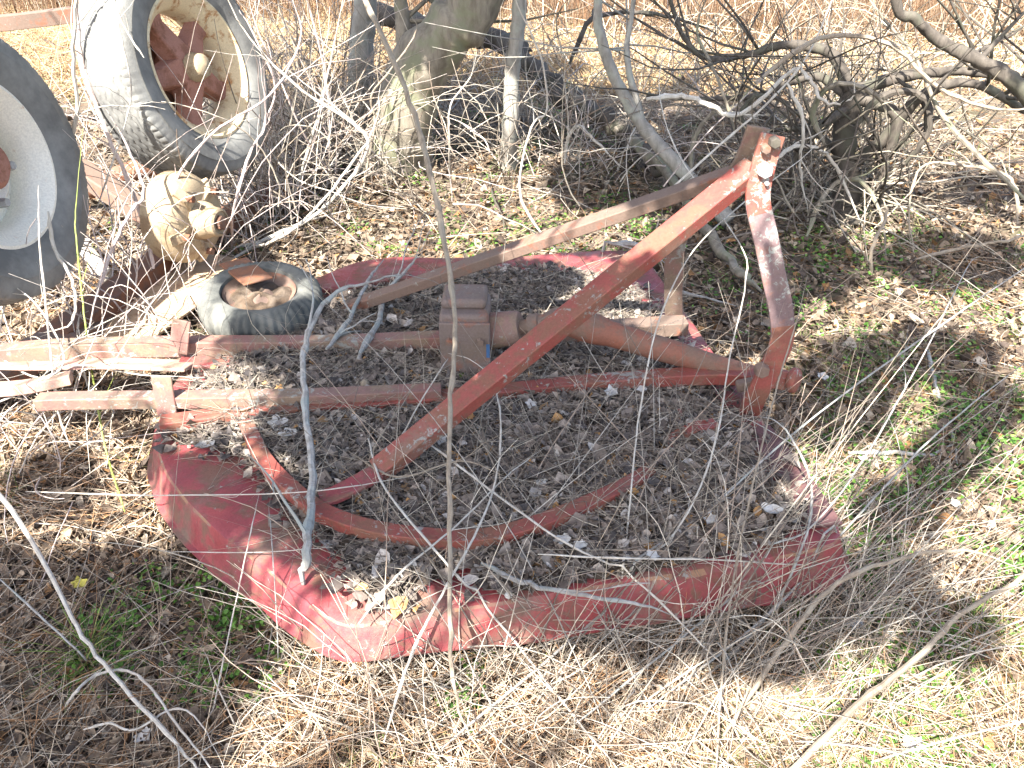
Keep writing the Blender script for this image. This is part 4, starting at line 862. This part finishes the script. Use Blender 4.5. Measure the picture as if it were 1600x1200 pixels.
tangle('gnarled_undergrowth', 'dark fine branches knotted about the gnarled tree', [(1300, 300, 90, 40, .5), (1200, 230, 90, 30, .5), (1380, 250, 80, 50, .5), (1250, 350, 60, 30, .2)], 470, 22, (.3, 1.0), (.002, .007), DC+[(.36, .31, .23), (.44, .39, .31), (.30, .26, .21)])
tangle('bramble_strands', 'bleached thin brambles over the scrap at left', [(90, 500, 80, 90, .35), (160, 320, 60, 70, .3), (40, 700, 70, 50, .1), (380, 300, 50, 60, .3), (180, 620, 80, 40, .2)], 230, 23, (.25, .8), (.0014, .0035), [(.58, .52, .46), (.5, .42, .38), (.62, .57, .48)])
tangle('foreground_stalks', 'criss-crossing thin grey dead stalks in front of the mower deck', [(760, 1005, 190, 30, .03), (1150, 980, 140, 40, .04), (1000, 1090, 200, 50, .02), (700, 1130, 120, 60, .02), (1250, 1000, 110, 70, .04)], 1000, 24, (.15, .55), (.0009, .0024), GC+[(.6, .55, .46)], .35)
tangle('deck_twigs', 'thin dead twigs strewn over the heaped leaves of the deck', [(700, 760, 180, 70, .22), (1080, 780, 110, 90, .2), (600, 600, 160, 40, .22)], 170, 25, (.15, .5), (.0008, .002), GC, .1)
tangle('field_edge_growth', 'pale wiry growth at the field edge in the top right corner', [(1450, 40, 140, 30, .3), (1560, 120, 80, 40, .2), (1250, 60, 120, 40, .3), (1000, 90, 150, 30, .2)], 480, 26, (.4, 1.4), (.0025, .007), [(.55, .47, .34), (.42, .32, .22), (.62, .55, .42), (.3, .22, .15)])
def leaning():
    r = np.random.default_rng(91); n = 330; k = r.random(n) < .62
    u = np.where(k, r.normal(1130, 170, n), r.normal(740, 200, n)); v = np.where(k, r.normal(1060, 80, n), r.normal(1020, 50, n)); x, y = unproj(u, v)
    az = np.where(r.random(n) < .75, r.normal(.75, .35, n), r.normal(2.1, .4, n)); el = np.abs(r.normal(.35, .25, n))+.12
    d = np.stack([np.cos(az)*np.cos(el), np.sin(az)*np.cos(el), np.sin(el)], 1)
    V, Fq, C = blades(np.stack([x, y, ghn(x, y)], 1), d, r.uniform(.3, 1.0, n)*r.choice([1, 1, 1.5], n), r.uniform(.0011, .0028, n), palette(n, GC+[(.5, .45, .37)], [2, 1, 3, .5, 2, .5], r)*.9, 92, .12, .12, 8)
    npmesh('leaning_stalks', V, Fq, C, GRASSM, 'long thin dead stalks leaning over the front edge of the deck toward the right', 'stalks')
leaning()
tangle('bramble_canes', 'fine pinkish upright canes standing about the truck wheels and behind them', [(420, 320, 50, 40, .1), (480, 270, 60, 40, .1), (200, 470, 60, 30, .1), (330, 400, 50, 30, .1)], 150, 27, (.5, 1.2), (.0018, .0042), [(.50, .43, .40), (.42, .35, .32), (.56, .50, .46), (.34, .28, .24)], 1.6)
# --- grass tuft
def tuft(c, n, L, name, label, cols, seed):
    r = np.random.default_rng(seed); az = r.uniform(0, 6.28, n); el = r.uniform(.3, 1.3, n)
    d = np.stack([np.cos(az)*np.cos(el), np.sin(az)*np.cos(el), np.sin(el)], 1)
    base = np.array(c)[None]+np.stack([r.normal(0, .018, n), r.normal(0, .018, n), np.zeros(n)], 1)
    V, Fq, C = blades(base, d, r.uniform(.4, 1, n)*L, r.uniform(.0012, .0024, n), palette(n, cols, [3, 2, 1], r), seed, .25, .35, 6)
    o = npmesh(name, V-np.array(c)[None], Fq, C, GRASSM, label, 'grass', None)
    o.location = c; return o
tuft(G(140, 1035, 0), 90, .16, 'grass_tuft', 'green tuft of long grass at the lower left between the canes', [(.10, .20, .04), (.2, .3, .06), (.42, .40, .15)], 41)
tuft(G(830, 1070, 0), 50, .09, 'grass_tuft', 'small yellow green grass tuft in front of the deck among grey stalks', [(.30, .36, .08), (.2, .3, .06), (.45, .42, .18)], 42)
tuft(G(1530, 985, 0), 60, .10, 'grass_tuft', 'dark green grass tuft at the right edge by the thick cane', [(.10, .20, .04), (.14, .24, .05), (.3, .34, .12)], 43)
# --- pale papery leaves, nuts, stones
def pale_leaf(u, v, z, s, label, mat=PLEAF, name='pale_leaf', cat='leaf'):
    c = G(u, v, z); R = random.Random(int(u+v)); b = MB(); N = 7; a0 = R.uniform(0, 6.28); ph = R.uniform(0, 6)
    vs = []; fs = []
    for side in (0, 1):
        for i in range(N):
            for j in range(N):
                x = (i/(N-1)-.5)*2; y = (j/(N-1)-.5)*2; k = 1-.32*(x*x*y*y)**.5-.15*math.sin(5*math.atan2(y, x)+ph)*max(abs(x), abs(y))
                X = x*k*s; Y = y*k*s*.72; Z = .3*s*x*x*math.cos(ph)+.3*s*y*y*math.sin(ph*2)+.10*s*math.sin(4*x+3*y+ph)
                vs.append(c+Vector((X*math.cos(a0)-Y*math.sin(a0), X*math.sin(a0)+Y*math.cos(a0), abs(Z)+.004+(-.0012 if side else 0))))
    for side in (0, 1):
        for i in range(N-1):
            for j in range(N-1):
                a = side*N*N+i*N+j; f = (a, a+N, a+N+1, a+1); fs.append(f if not side else f[::-1])
    b.add(vs, fs); o = b.build(name, mat, None); return tag(o, label, cat, 'papery scraps and leaves on the litter')
for a in [(955, 616, .255, .026, 'largest white papery scrap on the litter below the drive shaft'),
          (1003, 609, .255, .018, 'white papery scrap just right of the largest one below the drive shaft'),
          (436, 665, .245, .034, 'white papery scrap below the near rail at the left of the deck'),
          (452, 680, .245, .026, 'bluish white scrap overlapping the larger scrap under the near rail'),
          (322, 698, .225, .026, 'white scrap lying on the bare red paint at the left of the deck'),
          (878, 846, .25, .020, 'fluffy white scrap on the litter above the level twig'),
          (905, 856, .25, .018, 'fluffy white scrap touching the one above the level twig on its right'),
          (830, 634, .255, .020, 'pale scrap on the litter in front of the brace middle'),
          (1110, 815, .25, .020, 'pale grey scrap at the right of the deck litter'),
          (1205, 800, .25, .024, 'pale blue grey curled leaf at the right end of the deck litter'),
          (845, 755, .25, .016, 'small white scrap right of the vertical cane in the middle of the litter'),
          (1020, 870, .25, .016, 'small pale scrap left of the thin stem on the front litter'),
          (1337, 978, .02, .020, 'white heart shaped scrap on the ground right of the deck corner'),
          (1425, 1168, .02, .024, 'bright white scrap on the ground near the bottom right'),
          (425, 1050, .02, .026, 'white sunlit scrap on the ground below the deck corner at left'),
          (420, 1120, .02, .020, 'white scrap on the ground near the two round husks'),
          (225, 1152, .02, .020, 'grey white curled leaf near the bottom edge at left'),
          (1492, 790, .02, .020, 'white scrap among green weeds at the right'),
          (1350, 720, .02, .018, 'small white triangular scrap right of the dark deck edge'),
          (1285, 590, .03, .024, 'white curled scrap on the ground just right of the mast foot'),
          (640, 880, .235, .018, 'grey white scrap on the litter near the deck front corner'),
          (690, 692, .26, .017, 'pale scrap beside the vertical cane above the hoop')]:
    pale_leaf(*a)
YEL = bark('yellow_leaf', (.48, .42, .07), (.56, .50, .12), (.4, .33, .08), 40, 1, .3); ORL = bark('orange_leaf', (.36, .17, .05), (.46, .25, .09), (.3, .16, .07), 40, 1, .3)
pale_leaf(126, 915, .02, .022, 'round yellow leaf on the shaded ground at the left', YEL, 'yellow_leaf')
pale_leaf(380, 940, .02, .016, 'small orange leaf at the foot of the red skirt on the left', ORL, 'orange_leaf')
pale_leaf(735, 655, .26, .014, 'small orange leaf on the litter beside the vertical cane', ORL, 'orange_leaf')
def lump(u, v, z, r, sq, mat, name, label, cat):
    c = G(u, v, z); b = MB(); prof = [(max(.0001, r*math.sin(a)), -r*sq*math.cos(a)) for a in np.linspace(0, math.pi, 12)]
    lathe(b, prof, c, (.15, .1, 1), 20, lambda q, h, a, j: (q*(1+.05*math.sin(3*a+j)+.03*math.sin(8*a)), h)); return tag(b.build(name, mat, None), label, cat)
lump(490, 1087, .015, .026, .85, HUSK, 'nut_husk', 'round tan nut husk on the sunlit ground, upper one of two', 'nut')
lump(498, 1152, .012, .022, .8, HUSK, 'nut_husk', 'round tan nut husk at the bottom edge, lower one of two', 'nut')
lump(570, 601, .25, .014, 1.15, HUSK, 'walnut', 'brown walnut lying between the two rails on the deck', 'nut')
lump(1384, 992, .012, .026, .6, BARKS, 'stone', 'grey rounded stone beside the white heart shaped scrap', 'stone')
lump(795, 930, .225, .009, .9, PLEAF, 'snail_shell', 'tiny white snail shell on the front edge of the deck', 'shell')
# ------------------------------------------------------------ added shade caster: unseen evergreen, crown shaped to the wanted shadows (behind left)
def shade_tree():
    r = np.random.default_rng(77)
    E = empty('shade_caster', Vector((-3.6, -3.6, 0)), 'evergreen form added unseen behind the viewer, its clumps shaped to shade the mower', 'tree')
    b = MB(); tube(b, catmull([Vector((-3.6, -3.6, -.1)), Vector((-3.5, -3.5, 1.5)), Vector((-3.3, -3.2, 3.2)), Vector((-3.2, -3.0, 5))], 5), .16, .06, 14, .2); b.build('trunk', BARK, E)
    sh = [(830, 690, 300, 130, 1.0), (1000, 850, 260, 45, 1.), (640, 590, 170, 50, .9), (760, 500, 170, 50, .8), (1130, 480, 110, 60, .5), (1120, 720, 110, 100, .9), (700, 850, 200, 55, .6),
          (250, 930, 170, 65, 1.), (60, 1050, 150, 120, .9), (260, 1090, 120, 80, .8), (420, 810, 80, 50, .7), (95, 765, 45, 38, 1), (200, 1180, 160, 50, .8), (320, 735, 35, 22, .5),
          (1480, 410, 110, 45, .9), (1250, 420, 90, 60, .55), (1310, 620, 80, 70, .8), (1440, 560, 110, 40, .55), (1530, 640, 50, 40, .5), (1400, 800, 60, 30, .5), (1120, 400, 110, 60, .6), (1300, 930, 140, 60, .7), (1480, 990, 70, 25, .6), (700, 180, 220, 60, .9), (480, 230, 90, 60, .7), (1000, 290, 140, 50, .6), (900, 190, 120, 50, .7), (1150, 220, 120, 60, .6),
          (1250, 320, 100, 40, .7), (1060, 980, 160, 25, .6), (980, 420, 120, 25, .6), (1480, 720, 50, 40, .4), (20, 900, 25, 40, .5), (1550, 300, 60, 20, .5), (1200, 1010, 70, 40, .6), (400, 880, 60, 40, .6), (880, 935, 120, 20, .6), (330, 900, 90, 50, 1.), (120, 930, 90, 50, .9), (330, 1010, 90, 60, 1.), (30, 1150, 120, 60, .9), (380, 170, 80, 30, .35), (520, 480, 110, 30, .6), (820, 110, 90, 20, .4), (300, 130, 60, 25, .3), (1180, 900, 130, 30, .8)]
    Q = []; segs = []
    for i, (u, v, ru, rv, dn) in enumerate(sh):
        yy = float(unproj(np.array([u]), np.array([v]))[1][0]); ds = math.hypot(yy, H); A = 3.14*ru*rv*(ds/F)**2*ds/H; n = int(dn*A*1000)+14; t = r.uniform(0, 6.28, n); q = np.sqrt(r.random(n))
        uu = u+ru*q*np.cos(t); vv = v+rv*q*np.sin(t); x, y = unproj(uu, vv)
        hh = 2.5+.9*((i*37) % 10)/10+r.normal(0, .12, n); k = hh/SUN.z
        P = np.stack([x+SUN.x*k, y+SUN.y*k, hh], 1); Q.append(P); segs.append(P.mean(0))
    P = np.concatenate(Q); m = 12; PP = np.repeat(P, m, 0)+r.normal(0, .028, (len(P)*m, 3)); n = len(PP)
    c = palette(n, [(.05, .09, .025), (.07, .12, .03), (.04, .07, .02)], [2, 2, 1], r)
    V, Fq, C = leaves(PP, r.uniform(.035, .065, n), c, np.zeros(n), .7, .2, 78, .4)
    o = npmesh('shade_clumps', V-np.array([[-3.6, -3.6, 0]]), Fq, C, WEEDM, None, None, None); o.parent = E
    if 'kind' in o: del o['kind']
    b = MB()
    for s_ in segs:
        s_ = Vector([float(a) for a in s_]); a = Vector((-3.35, -3.3, 2.9)); mid = a.lerp(s_, .5)+Vector((0, 0, .35))
        tube(b, catmull([a, mid, s_], 6), .012, .005, 6)
    b.build('boughs', BARK, E)
shade_tree()
